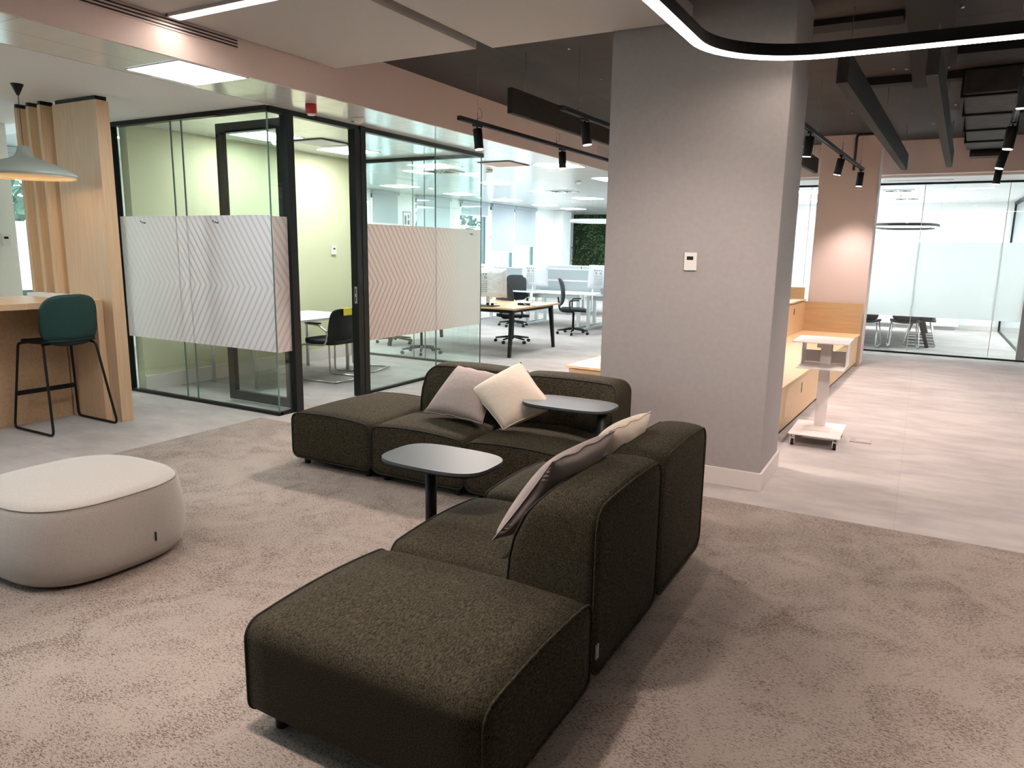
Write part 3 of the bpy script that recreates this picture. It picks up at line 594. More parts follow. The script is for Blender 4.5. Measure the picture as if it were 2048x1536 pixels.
# row A (faces the camera side, -y): back at y 4.68
yA = 3.74; dA = .94
for i, (x0, x1, lab, bk) in enumerate([(-3.945, -3.20, 'dark olive fabric ottoman module at the left end of the far sofa, no backrest', False), (-3.195, -2.435, 'olive sofa module in the middle of the far sofa, under the mauve cushion', True), (-2.43, -1.665, 'olive sofa module at the right end of the far sofa, by the large column', True)]):
    sofa_module(x1 - x0, dA, lab, ((x0 + x1) / 2, yA, 0), 0, bk)
# row B (faces -x): local y -> +x ; rz = -90deg : local +x -> -y, local +y -> +x
xB = -1.815; dB = .93
for (y0, y1, lab, bk) in [(1.475, 2.215, 'large dark olive fabric ottoman module nearest the camera, no backrest', False), (2.22, 2.945, 'dark olive sofa module with backrest next to the nearest ottoman, its end dark and curved', True), (2.95, 3.675, 'dark olive sofa module with backrest at the far end of the near sofa, facing left', True)]:
    o = sofa_module(y1 - y0, dB, lab, (xB, (y0 + y1) / 2, 0), -PI / 2, bk)
    if y0 == 2.22:
        boxobj('care_tag', 'tag', o, (.3275, .3335, dB - .002, dB + .004, .15, .205), (.343, .347, dB - .002, dB + .004, .15, .205))
# ---- cushions: corners in world space -> pillow
def cushion(c4, thick, m, label, tuft=True):
    """c4: four world corners in order; puffed pillow"""
    P = [Vector(p) for p in c4]; c = sum(P, Vector()) / 4; nrm = (P[2] - P[0]).cross(P[3] - P[1]).normalized()
    if nrm.y > 0: nrm = -nrm
    bm = B(); n = 20; tops = {}; bots = {}
    for i in range(n + 1):
        for j in range(n + 1):
            u, v = i / n, j / n; a, bb = 2 * u - 1, 2 * v - 1
            pu, pv = u, v
            inset = .065
            uu = .5 + (u - .5) * (1 - inset * (1 - bb * bb)); vv = .5 + (v - .5) * (1 - inset * (1 - a * a))
            p = (P[0] * (1 - uu) * (1 - vv) + P[1] * uu * (1 - vv) + P[2] * uu * vv + P[3] * (1 - uu) * vv)
            h = thick * (max(0, (1 - a ** 2)) * max(0, (1 - bb ** 2))) ** .42
            wr = .006 * math.sin(9 * a + 4 * bb) * (1 - a * a) * (abs(bb) ** 3)
            tops[i, j] = bm.verts.new(p + nrm * (h + wr)); bots[i, j] = tops[i, j] if (i in (0, n) or j in (0, n)) else bm.verts.new(p - nrm * h)
    for i in range(n):
        for j in range(n):
            f = bm.faces.new((tops[i, j], tops[i + 1, j], tops[i + 1, j + 1], tops[i, j + 1])); f.smooth = True
            f = bm.faces.new((bots[i, j + 1], bots[i + 1, j + 1], bots[i + 1, j], bots[i, j])); f.smooth = True
    edge = [tops[i, 0].co.copy() for i in range(n)] + [tops[n, j].co.copy() for j in range(n)] + [tops[i, n].co.copy() for i in range(n, 0, -1)] + [tops[0, j].co.copy() for j in range(n, 0, -1)]
    o = tag(obj('cushion', bm, m), label, 'cushion', 'sofa cushions'); b = B(); tube(b, edge, .003, 6, True); obj('seam', b, m, o)
    for f in (): pass
    return o
cushion([(-2.95, 4.03, .465), (-2.44, 3.98, .455), (-2.50, 4.33, .73), (-2.88, 4.36, .755)], .09, 'cush1', 'mauve grey square cushion leaning on the far sofa beside the cream cushion')
cushion([(-2.64, 4.13, .63), (-2.25, 3.93, .455), (-1.97, 4.10, .60), (-2.36, 4.36, .83)], .10, 'cush2', 'cream square cushion standing on its corner on the far sofa')
cushion([(-1.34, 2.27, .495), (-1.31, 2.80, .465), (-1.09, 2.87, .835), (-1.14, 2.36, .815)], .07, 'cush1', 'mauve grey cushion leaning on the near sofa backrest, in front of a cream cushion')
cushion([(-1.34, 2.98, .48), (-1.31, 3.46, .48), (-1.10, 3.38, .82), (-1.14, 2.94, .81)], .08, 'cush2', 'cream cushion mostly hidden behind the near sofa backrest')
# ---- side tables
def side_table(cx, cy, a, bb, px, py, label, z=.645):
    o = thing('side_table', label, 'side table', (cx, cy, 0), 0, 'black side tables slid over the sofas')
    b = B(); prism(b, superell(a, bb, 3.4, 56), z - .014, z, .003); obj('tabletop', b, 'tabletop', o)
    b = B(); prism(b, superell(a - .004, bb - .004, 3.4, 56), z - .022, z - .0145); obj('edge', b, 'blackm', o)
    b = B(); lathe(b, [(.027, .012), (.027, z - .02)], 20, (px - cx, py - cy, 0)); obj('pole', b, 'blackm', o)
    b = B(); prism(b, superell(.19, .14, 4, 40, px - cx + .08, py - cy), 0, .012, .002); obj('base', b, 'blackm', o)
    return o
side_table(-1.85, 2.665, .275, .185, -1.93, 2.69, 'small dark grey side table with black pole before the near sofa')
side_table(-1.865, 4.10, .30, .18, -1.625, 4.05, 'small dark grey side table over the far sofa seat before the large column')
# ================================================================ POUF
o = thing('pouf', 'large rounded oatmeal fabric pouf on the carpet at far left', 'pouf', (-3.675, 2.03, 0))
b = B(); rings = []
for s, z in ((.80, .012), (.90, .02), (.965, .06), (.995, .12), (1.0, .18), (.985, .28), (.955, .36), (.935, .385), (.925, .392)):
    rings.append([b.verts.new((x * s, y * s, z)) for x, y in superell(.455, .44, 2.9, 72)])
skin(b, rings); b.faces.new(rings[0]); side = obj('side_panel', b, 'pouf', o)
b = B(); rings = []
for s, z in ((.925, .392), (.90, .402), (.8, .412), (.6, .420), (.3, .425), (.05, .426)):
    rings.append([b.verts.new((x * s, y * s, z)) for x, y in superell(.455, .44, 2.9, 72)])
skin(b, rings); b.faces.new(rings[-1]); obj('top_panel', b, 'pouf', o)
tubeobj('seam', 'piping_l', o, [(x * .932, y * .932, .393) for x, y in superell(.455, .44, 2.9, 72)], .0035, 6, True)
for x in (-.25, .25):
    for y in (-.25, .25): b = B(); lathe(b, [(.03, 0), (.03, .013)], 12, (x, y, 0)); obj('foot', b, 'foot', o)
boxobj('tag', 'foot', o, (.452, .460, .10, .106, .13, .175))
# ================================================================ BAR
o = thing('bar_counter', 'light oak bar counter with a side panel at left', 'bar counter', (0, 0, 0))
boxobj('countertop', 'wood', o, (-7.25, -6.31, -.4, 3.85, 1.045, 1.095), bev=.003)
boxobj('front_panel', 'wood', o, (-6.84, -6.80, -.4, 3.78, 0, 1.045)); boxobj('side_panel', 'woodv', o, (-7.25, -6.31, 3.79, 3.85, 0, 1.045), bev=.002)
boxobj('back_panel', 'wood', o, (-7.25, -7.21, -.4, 3.78, 0, 1.045))
boxobj('upstand', 'white', o, (-7.22, -6.66, 3.70, 3.835, 1.095, 1.125))
o = thing('screen_panel', 'tall light oak slab panel standing beside the bar', 'wooden screen', (0, 0, 0))
boxobj('board', 'woodv', o, (-6.80, -6.165, 3.85, 3.965, .0, 2.765), bev=.002); boxobj('shadow_gap', 'black', o, (-6.76, -6.18, 3.858, 3.957, 2.765, 2.797))
for i, (x, y) in enumerate(((-6.90, 3.79), (-7.08, 3.79), (-7.27, 3.79))):
    o = thing('wooden_slat', ['tall light oak slat nearest the big oak panel on the bar', 'middle tall light oak slat on the bar', 'tall light oak slat farthest left on the bar'][i], 'wooden screen', (x, y, 1.125), 0, 'oak slats standing on the bar')
    dz = 1.64
    boxobj('board', 'woodv', o, (-.022, .022, 0, .12, -.03 if False else 0, dz), bev=.0015); boxobj('shadow_gap', 'black', o, (-.018, .018, .004, .116, dz, dz + .033))
# pendant lamp
o = thing('pendant_lamp', 'sage grey bell shaped pendant lamp hanging over the bar', 'pendant lamp', (-6.325, 3.33, 0))
b = B(); lathe(b, [(.045, 2.797), (.043, 2.79), (.010, 2.715), (.005, 2.712)], 24); obj('ceiling_rose', b, 'blackm', o)
tubeobj('cord', 'cable', o, [(0, 0, 2.72), (0, 0, 2.32)], .003, 6)
prof = [(.030, 2.335), (.042, 2.325), (.050, 2.29), (.070, 2.255), (.11, 2.235), (.18, 2.212), (.25, 2.185), (.32, 2.150), (.355, 2.125), (.362, 2.108), (.352, 2.098)]
b = B(); lathe(b, prof, 64, lobes=0, caps=False); obj('shade', b, 'pendant', o)
b = B(); lathe(b, [(r - .006, z - .006) for r, z in prof], 64, caps=False); obj('shade_lining', b, 'pendant_in', o)
b = B(); lathe(b, [(.01, 2.24), (.03, 2.22), (.032, 2.18), (.02, 2.155), (.002, 2.15)], 16); obj('bulb', b, mat('bulb_glow', (1, 1, 1), .5, emit=25, ecol=(1, .75, .45)), o)
# bar stool
o = thing('bar_stool', 'dark green upholstered bar stool with black sled frame at the bar', 'bar stool', (-6.37, 3.505, 0))
def shell(name, m, parent, fn, n=18, k=14, th=.022, smooth=True):
    bm = B(); A = {}; C_ = {}
    for i in range(n + 1):
        for j in range(k + 1):
            p, q = fn(i / n, j / k); p = Vector(p); q = Vector(q).normalized(); A[i, j] = bm.verts.new(p); C_[i, j] = bm.verts.new(p + q * th)
    for i in range(n):
        for j in range(k):
            bm.faces.new((A[i, j], A[i + 1, j], A[i + 1, j + 1], A[i, j + 1])); bm.faces.new((C_[i, j + 1], C_[i + 1, j + 1], C_[i + 1, j], C_[i, j]))
    for i in range(n):
        for j in (0, k): bm.faces.new((A[i, j], A[i + 1, j], C_[i + 1, j], C_[i, j]))
    for j in range(k):
        for i in (0, n): bm.faces.new((A[i, j], A[i, j + 1], C_[i, j + 1], C_[i, j]))
    return obj(name, bm, m, parent, smooth)
def rounded_uv(u, v, e=4.5):
    """square (u,v) -> rounded-corner square in [-1,1]^2"""
    a, c = 2 * u - 1, 2 * v - 1; m_ = max(abs(a), abs(c)) or 1e-6
    t = (abs(a) ** e + abs(c) ** e) ** (1 / e) or 1e-6; s = m_ / t; return a * s, c * s
def back_fn(u, v):
    a, c = rounded_uv(u, v, 3.2); y = a * .235; z = .945 + c * .215
    x = .175 + .05 * (c * .5 + .5) - .06 * a * a - (.05 * (max(0, -c - .3)) ** 2)
    return (x, y, z), (-1, 0, .1)
shell('backrest', 'green_seat', o, back_fn, 22, 18, .03)
def seat_fn(u, v):
    a, c = rounded_uv(u, v, 4); y = c * .235 * (1 - .05 * (a < 0)); x = -.06 + a * .25
    return (x, y, .755 - .012 * (1 - c * c) + .02 * max(0, a) ** 2), (0, 0, 1)
shell('seat', 'blackm', o, seat_fn, 18, 18, .022)
for sy, n_ in ((-1, ''), (1, '')):
    y0 = sy * .19; y1 = sy * .275
    tubeobj('sled_leg', 'blackm', o, arc([(-.20, y0, .748), (-.265, y0 * 1.15, .742), (-.345, y1, .011), (.245, y1, .011), (.115, y0 * 1.15, .735), (.05, y0, .748)], .05, 6), .0105, 10)
tubeobj('cross_bar', 'blackm', o, [(-.20, -.19, .747), (-.20, .19, .747)], .009, 8); tubeobj('cross_bar', 'blackm', o, [(.05, -.19, .747), (.05, .19, .747)], .009, 8)
boxobj('footrest', 'blackm', o, (-.318, -.306, -.245, .245, .285, .325))
# ================================================================ TRIBUNE
T = thing('tribune_bench', 'stepped light wood tribune seating around the columns', 'bench', (-.945, 6.39, 0), math.radians(-2.8) * -1 * -1)
T.rotation_euler = (0, 0, math.radians(-2.75)); L = 5.06
boxobj('plinth', 'blackm', T, (-.72, -.06, .03, L, 0, .06), (-2.0, -.06, .05, .8, 0, .06), (-2.0, -.8, .8, L, 0, .06))
boxobj('front_panel', 'wood2', T, (-.04, -.02, .0, L, .06, .435)); boxobj('front_panel', 'wood2', T, (-2.03, -.02, .0, .02, .06, .435))
boxobj('side_panel', 'wood2', T, (-2.03, -2.01, .02, .78, .06, .435))
boxobj('seat_board', 'wood2', T, (-.78, .0, -.02, L, .445, .47), bev=.002); boxobj('seat_board', 'wood2', T, (-2.05, -.78, -.02, .78, .445, .47), bev=.002)
boxobj('step_panel', 'wood2', T, (-.80, -.78, .8, L, .47, .90)); boxobj('step_panel', 'wood2', T, (-2.0, -.8, .78, .80, .47, .90))
boxobj('seat_board', 'wood2', T, (-2.0, -.77, .80, L, .91, .935), bev=.002)
boxobj('back_panel', 'wood2', T, (-2.04, -2.0, .78, L, .0, 1.10)); boxobj('end_panel', 'wood2', T, (-.80, .0, L, L + .03, .0, .90)); boxobj('end_panel', 'wood2', T, (-2.0, -.80, L, L + .03, .0, 1.10))
boxobj('finger_hole', 'vent', T, (-.022, -.0185, 1.00, 1.03, .27, .37)); boxobj('finger_hole', 'vent', T, (-.7805, -.779, 4.30, 4.36, .75, .83))
# ================================================================ LAPTOP TROLLEY
t = thing('laptop_trolley', 'white metal laptop trolley on castors beside the tribune', 'trolley', (-.66, 6.62, 0), 0)
boxobj('base_plate', 'whitem', t, (-.20, .20, -.29, .30, .098, .108), bev=.002); boxobj('counterweight', 'whitem', t, (-.10, .13, -.17, .1, .055, .098)); boxobj('cover_plate', 'base', t, (-.10, .10, -.1, .16, .108, .112))
b = B(); bx(b, -.045, .045, .10, .16, .108, .86, bev=.006); obj('post', b, 'whitem', t)
boxobj('tabletop', 'whitem', t, (-.235, .195, -.25, .27, .872, .880), bev=.001)
boxobj('bracket', 'whitem', t, (-.075, .045, .08, .16, .80, .872))
sh = boxobj('shelf', 'whitem', t, (-.19, .175, -.22, .25, .652, .660)); boxobj('side_wall', 'whitem', t, (-.185, -.178, .0, .25, .66, .872), (.165, .172, .0, .25, .66, .872)); boxobj('rear_wall', 'whitem', t, (-.18, .165, .243, .25, .66, .76))
for x in (-.165, .165):
    for y in (-.25, .26):
        c = tubeobj('castor', 'blackm', t, [(x - .012, y, .026), (x + .012, y, .026)], .026, 16); boxobj('fork', 'whitem', c, (x - .018, x - .013, y - .018, y + .022, .02, .097), (x + .013, x + .018, y - .018, y + .022, .02, .097), (x - .018, x + .018, y - .015, y + .02, .062, .07))
o = thing('floor_box', 'small rectangular floor socket box in the carpet beside the trolley', 'floor box', (-.325, 6.83, 0)); boxobj('rim', 'gdark', o, (-.085, .085, -.085, .085, .0005, .006)); boxobj('lid', 'carpet_b', o, (-.045, .075, -.06, .06, .006, .0075))
# ================================================================ WALL DEVICES
def thermostat(x, y, z, rz, lab):
    o = thing('thermostat', lab, 'thermostat', (x, y, z), rz, 'white wall thermostats'); boxobj('housing', 'plastic', o, (-.042, .042, -.022, -.001, -.060, .060), bev=.004); boxobj('display', 'dark_screen', o, (-.024, .020, -.0235, -.0222, .010, .034)); return o
thermostat(-1.387, 4.957, 1.53, 0, 'white thermostat with a small black display on the large column')
thermostat(-7.30, 7.85, 1.53, PI / 2, 'white thermostat on the yellow office wall')
# ================================================================ PIN-UP: far left thermostat on facade pier
thermostat(-8.53, 4.215, 1.60, PI / 2, 'pale thermostat on the white wall at the far left edge')
sbox('wall_bar', 'white', (-8.66, -8.53, 2.2, 4.33, 0, ZC - .003), label='white wall stub behind the bar at far left')
# ================================================================ OFFICE FURNITURE
o = thing('meeting_table', 'white meeting table inside the yellow office', 'table', (-6.75, 6.35, 0))
b = B(); prism(b, [(-.45, -.88), (.40, -.88), (.47, -.4), (.49, 0), (.47, .4), (.40, .88), (-.45, .88)], .705, .73, .003); obj('tabletop', b, 'desk', o)
for x, y in ((-.36, -.75), (.34, -.75), (-.36, .75), (.34, .75)): tubeobj('leg', 'chrome', o, [(x, y, 0), (x, y, .705)], .022, 12)
def cantilever(loc, rz, lab, first=None):
    # faces local -x ; back at +x
    o = thing('visitor_chair', lab, 'chair', loc, rz, 'black cantilever chairs in the office')
    for s in (-1, 1):
        y = s * .245
        tubeobj('frame', 'steel', o, arc([(.27, y, .012), (-.27, y, .012), (-.27, y * .96, .43), (.12, y * .96, .445), (.17, y, .60), (.02, y, .68), (-.17, y, .685)], .05, 6), .0115, 10)
        boxobj('armrest', 'blackm', o, (-.18, .06, y - .02, y + .02, .69, .708), bev=.005)
    tubeobj('cross_tube', 'steel', o, [(.27, -.245, .012), (.27, .245, .012)], .0115, 10)
    def sf(u, v):
        a, c = rounded_uv(u, v, 5); return (-.03 + a * .24, c * .225, .445 + .012 * (a if a < 0 else 0) ** 2), (0, 0, 1)
    shell('seat', 'seat', o, sf, 14, 14, .045)
    def bf(u, v):
        a, c = rounded_uv(u, v, 5); return (.20 + .035 * c - .04 * a * a + .02, a * .225 * (1 - .04 * c), .66 + c * .205), (-1, 0, .15)
    shell('backrest', 'seat', o, bf, 16, 14, .02)
    return o
c1 = cantilever((-6.14, 6.53, 0), 0, 'black cantilever chair with a yellow tag nearest the open door')
boxobj('yellow_tag', 'yellow_tag', c1, (.262, .268, -.07, .07, .79, .868)); boxobj('yellow_tag', 'yellow_tag', c1, (.215, .27, -.07, .07, .868, .872))
c2 = dup(c1, (-6.33, 7.30, 0), .25, 'black cantilever chair behind the tagged chair')
for ch in [q for q in D.objects if q.parent == c2 and q.name.startswith('yellow_tag')]: D.objects.remove(ch)
# ================================================================ OPEN PLAN OFFICE
def task_chair(loc, rz, lab):
    o = thing('task_chair', lab, 'office chair', loc, rz, 'black mesh task chairs')
    for k in range(5):
        a = 2 * PI * k / 5 + .3; c, s = math.cos(a), math.sin(a)
        lg = tubeobj('base_leg', 'blackm', o, [(.03 * c, .03 * s, .105), (.30 * c, .30 * s, .075)], [.022, .014], 8)
        b = B(); tube(b, [(.30 * c - .02 * s, .30 * s + .02 * c, .028), (.30 * c + .02 * s, .30 * s - .02 * c, .028)], .027, 12); obj('castor', b, 'blackm', lg)
    tubeobj('gas_lift', 'blackm', o, [(0, 0, .06), (0, 0, .42)], .022, 12)
    def sf(u, v):
        a, c = rounded_uv(u, v, 4); return (a * .24, c * .24, .435 - .02 * max(0, -a) ** 2 + .01 * (a * a + c * c)), (0, 0, 1)
    shell('seat', 'seat', o, sf, 12, 12, .05)
    def bf(u, v):
        a, c = rounded_uv(u, v, 5); return (.25 + .045 * c * c + .02 * c - .05 * a * a, a * .225 * (1 - .06 * c), .79 + c * .26), (-1, 0, 0)
    shell('backrest', 'mesh', o, bf, 14, 14, .012)
    tubeobj('back_support', 'blackm', o, arc([(.0, 0, .42), (.26, 0, .43), (.30, 0, .70)], .08), .018, 8)
    for s in (-1, 1): tubeobj('armrest', 'blackm', o, arc([(.05, s * .22, .44), (.05, s * .28, .45), (.05, s * .28, .655), (-.12, s * .28, .66)], .04), .013, 8)
    return o
tc = task_chair((-6.07, 10.88, 0), -1.9, 'black task chair tucked behind the wood topped table')
dup(tc, (-5.74, 12.65, 0), PI + .35, 'black mesh task chair before the far white desks, beside the large column')
dup(tc, (-7.35, 13.2, 0), 1.9, 'black mesh task chair at the far white desks behind the wood topped table')
dup(tc, (-6.55, 9.0 + .35 - .45, 0), PI / 2 + .3 + PI, 'black task chair at the near side of the wood topped table behind the film')
dup(tc, (-7.6, 9.6, 0), 2.2, 'black task chair seen low through the office back glass')
dup(tc, (-4.85, 13.2, 0), 1.3, 'black task chair at the far white desks partly hidden by the large column')
dup(tc, (-8.6, 15.6, 0), .4, 'black mesh task chair beyond the far desk screens')
o = thing('work_table', 'wood topped work table with slanted black legs', 'table', (-6.35, 10.02, 0))
boxobj('tabletop', 'wood', o, (-1.2, 1.21, -.76, .76, .705, .73), bev=.002)
boxobj('apron', 'blackm', o, (-1.1, 1.12, -.70, -.66, .655, .705), (-1.1, 1.12, .66, .70, .655, .705), (1.08, 1.12, -.66, .66, .655, .705), (-1.1, -1.06, -.66, .66, .655, .705))
for sx in (-1, 1):
    for sy in (-1, 1):
        b = B(); R = Matrix.Identity(4)
        vs = bx(b, -.03, .03, -.03, .03, 0, .7)
        for v in vs:
            if v.co.z < .1: v.co.x = v.co.x * .7 + sx * .02; v.co.y = v.co.y * .7 + sy * .10
        l_ = obj('leg', b, 'blackm', o); l_.location = (sx * 1.10, sy * .64, 0)
# items on the table
def wrapped_monitor(x, y, z, rz, lab, s=1.0):
    o = thing('wrapped_monitor', lab, 'monitor', (x, y, z), rz, 'monitors wrapped in printed plastic bags')
    bm = B(); n, k = 14, 10; A = {}
    rnd = random.Random(int(x * 100) + int(y * 10))
    for i in range(n + 1):
        for j in range(k + 1):
            for q in (0, 1):
                u, v = i / n, j / k; e = min(u, 1 - u, v * 1.0, 1 - v)
                th = .035 * min(1, e * 8) ** .5 + (.006 * rnd.random())
                A[i, j, q] = bm.verts.new(((u - .5) * .56 * s * (1 + .06 * (1 - v)), (th if q else -th), .10 + v * .42 * s + .01 * rnd.random() * (e < .1)))
    for i in range(n):
        for j in range(k):
            bm.faces.new((A[i, j, 0], A[i + 1, j, 0], A[i + 1, j + 1, 0], A[i, j + 1, 0])); bm.faces.new((A[i, j + 1, 1], A[i + 1, j + 1, 1], A[i + 1, j, 1], A[i, j, 1]))
    for i in range(n):
        for j in (0, k): bm.faces.new((A[i, j, 0], A[i + 1, j, 0], A[i + 1, j, 1], A[i, j, 1]))
    for j in range(k):
        for i in (0, n): bm.faces.new((A[i, j, 0], A[i, j + 1, 0], A[i, j + 1, 1], A[i, j, 1]))
    body = obj('plastic_bag', bm, 'bag', o, True)
    b = B()
    for r in range(6): 
        for c in range(4): bx(b, -.17 + c * .045, -.135 + c * .045 , -.046, -.044, .19 + r * .032, .197 + r * .032)
    for c in range(2): lathe_pts = [( -.13 + c * .10 + .018 * math.cos(t), -.046, .41 + .018 * math.sin(t)) for t in [2 * PI * i / 10 for i in range(10)]]; tube(b, lathe_pts, .004, 5, True)
    for c in range(4): bx(b, -.17 + c * .048, -.15 + c * .048, -.046, -.044, .455, .475)
    obj('printed_notice', b, 'print', body)
    b = B(); bx(b, -.03, .03, -.01, .02, .008, .14); bx(b, -.12, .12, -.09, .09, 0, .008, bev=.002); obj('stand', b, 'chrome', o); return o
wm = wrapped_monitor(-5.95, 9.85, .73, .15, 'plastic wrapped monitor with printed notice on the wood topped table, next to the office glass', 1.08)
wrapped_monitor(-7.05, 13.55, .73, .1, 'plastic wrapped monitor at the left of the far white desks', 1.0)
wrapped_monitor(-5.45, 13.35, .73, -.05, 'plastic wrapped monitor on the far white desks beside the large column', 1.1)
wrapped_monitor(-8.25, 13.5, .73, .1, 'plastic wrapped monitor on the far desks behind the film'); wrapped_monitor(-7.0, 9.75, .73, .3, 'plastic wrapped monitor on the wood topped table behind the film')
wrapped_monitor(-6.4, 16.7, .73, 0, 'plastic wrapped monitor on the farther desks left of the green wall'); wrapped_monitor(-5.4, 16.7, .73, 0, 'plastic wrapped monitor standing beyond the desk screens before the green wall', 1.1)
o = thing('laptop', 'flat dark laptop lying on the wood topped table', 'laptop', (-5.72, 9.42, .73), .1); boxobj('body', 'blackm', o, (-.17, .17, -.12, .12, .0, .012), bev=.002); boxobj('keyboard', 'vent', o, (-.14, .14, -.03, .09, .012, .0135))
o = thing('cup_holder', 'two small black connector caps on the laptop', 'connectors', (-5.67, 9.45, .7435)); boxobj('cap', 'blackm', o, (-.06, -.025, -.015, .015, 0, .035)); boxobj('cap', 'blackm', o, (.02, .055, -.015, .015, 0, .035))
o = thing('power_block', 'black power block with looping white cord on the wood topped table', 'power supply', (-5.35, 9.95, .73)); boxobj('block', 'blackm', o, (-.10, .08, -.04, .04, 0, .035), bev=.004)
tubeobj('cord', 'cord', o, arc([(.08, 0, .02), (.14, .02, .06), (.10, .05, .13), (.02, .03, .12), (.0, -.05, .03), (.12, -.12, .006), (.22, -.05, .006)], .05, 5), .005, 6)
# far benches of white desks with grey screens
def desk_bench(x, y, lab, n=3, w=1.4):
    for i in range(n):
        o = thing('desk', lab[i % len(lab)], 'desk', (x + i * w, y, 0), 0, 'white desks of the open plan office')
        boxobj('desktop', 'desk', o, (0, w - .01, -.78, -.02, .705, .73), bev=.002); boxobj('desktop', 'desk', o, (0, w - .01, .02, .78, .705, .73), bev=.002)
        for q in (.10, w - .12): boxobj('leg', 'chrome', o, (q - .03, q + .03, -.45, -.39, .04, .705), (q - .03, q + .03, -.72, .0, .0, .04)); boxobj('leg', 'chrome', o, (q - .03, q + .03, .39, .45, .04, .705), (q - .03, q + .03, .0, .72, .0, .04))
        s = boxobj('screen', 'screen', o, (.02, w - .03, -.012, .012, .73, 1.17)); boxobj('rail', 'whitem', s, (.0, w - .01, -.016, .016, 1.17, 1.19), (.0, w - .01, -.02, -.012, .93, .96), (.0, .02, -.016, .016, .70, 1.19))
        boxobj('cable_tray', 'chrome', o, (.15, w - .15, -.30, -.15, .58, .66))
desk_bench(-8.75, 14.05, ['white desk with grey screen at the left of the far bench', 'white desk with grey screen second from the left of the far bench', 'white desk with grey screen in the middle of the far bench', 'white desk with grey screen beside the large column'], 4)
desk_bench(-9.0, 17.2, ['white desk of the farther bench, left', 'white desk of the farther bench, centre left', 'white desk of the farther bench, centre right', 'white desk of the farther bench, right'], 4)
# roller blinds, each a thing
for (y0, y1, z, lab) in [(17.64, 18.93, 1.50, 'grey roller blind hanging low beside the office corner'), (18.96, 20.28, 1.68, 'grey roller blind hanging higher beside the white wall'), (16.1, 17.45, 2.45, 'grey roller blind nearly raised seen past the glass edge'), (14.2, 15.6, 2.05, 'grey roller blind seen through the office glass'), (12.6, 13.5, 2.1, 'grey roller blind at the left seen through the office glass')]:
    o = thing('roller_blind', lab, 'roller blind', (XF + .03, y0, 0), 0, 'grey roller blinds'); boxobj('fabric', 'blind', o, (.0, .006, .01, y1 - y0 - .01, z, 2.72)); boxobj('cassette', 'blind', o, (-.02, .06, 0, y1 - y0, 2.72, 2.795)); boxobj('bottom_bar', 'whitem', o, (-.006, .012, .01, y1 - y0 - .01, z - .03, z))
o = thing('roller_blind', 'grey roller blind at the far left window', 'roller blind', (XF + .03, 5.1, 0), 0, 'grey roller blinds'); boxobj('fabric', 'blind', o, (.0, .006, .01, 1.1, 2.55, 2.72)); boxobj('cassette', 'blind', o, (-.02, .06, 0, 1.12, 2.72, 2.795))
# exit sign on a pier
o = thing('fire_notice', 'small framed fire extinguisher sign on the white pier, seen through the glass', 'sign', (XF + .001, 14.0, 2.28)); o.location = (XF + .03, 13.86, 2.22)
boxobj('plate', 'whitem', o, (-.028, -.02, -.16, .16, -.18, .18)); boxobj('border', 'print', o, (-.0195, -.017, -.15, -.135, -.17, .17), (-.0195, -.017, .135, .15, -.17, .17), (-.0195, -.017, -.15, .15, -.17, -.155), (-.0195, -.017, -.15, .15, .155, .17)); boxobj('pictogram', 'print', o, (-.0195, -.017, -.09, -.03, -.12, .08), (-.0195, -.017, .02, .09, -.12, -.02), (-.0195, -.017, .03, .08, .02, .1))
# green wall
o = thing('living_wall', 'dark green planted moss wall at the far end of the open plan office', 'green wall', (-9.4, YE - .02, 0)); boxobj('backing', 'soil', o, (-1.1, .95, -.06, .0, .9, 2.74))
b = B(); rnd = random.Random(3)
for k in range(1500):
    x = rnd.uniform(-1.08, .93); z = rnd.uniform(.95, 2.70)
    if rnd.random() < .35 + .35 * math.sin(x * 5 + z * 3): continue
    s = rnd.uniform(.02, .06); a = rnd.uniform(0, PI * 2); tl = rnd.uniform(.2, 1.0); d = Vector((math.cos(a), -tl, math.sin(a) * 1.0)).normalized(); sd = d.cross(Vector((0, 1, .2))).normalized()
    p = Vector((x, -.06, z)); vs = [b.verts.new(q) for q in (p, p + d * s + sd * s * .5, p + d * s * 2.0, p + d * s - sd * s * .5)]; b.faces.new(vs)
f = obj('foliage', b, 'leaf', o); f['kind'] = 'stuff'
o = thing('pillar_box', 'grey panel and dark cabinet hanging beside the green wall', 'cabinet', (-8.42, YE - .08, 0)); boxobj('panel', 'vent_grey', o, (-.02, .5, -.05, .0, 1.5, 2.5)); boxobj('cabinet', 'winframe', o, (-.1, .5, -.08, .0, .2, 1.45))
o = thing('ring_lamp', 'large white ring pendant lamp before the green wall', 'pendant lamp', (-8.6, 20.5, 2.42)); b = B(); tube(b, [(.8 * math.cos(a), .8 * math.sin(a), 0) for a in [2 * PI * k / 40 for k in range(40)]], .045, 8, True); obj('ring', b, 'plaster', o)
for a in (0, 2.1, 4.2): tubeobj('suspension_wire', 'wire', o, [(.8 * math.cos(a), .8 * math.sin(a), .04), (.8 * math.cos(a), .8 * math.sin(a), .372)], .002, 5)
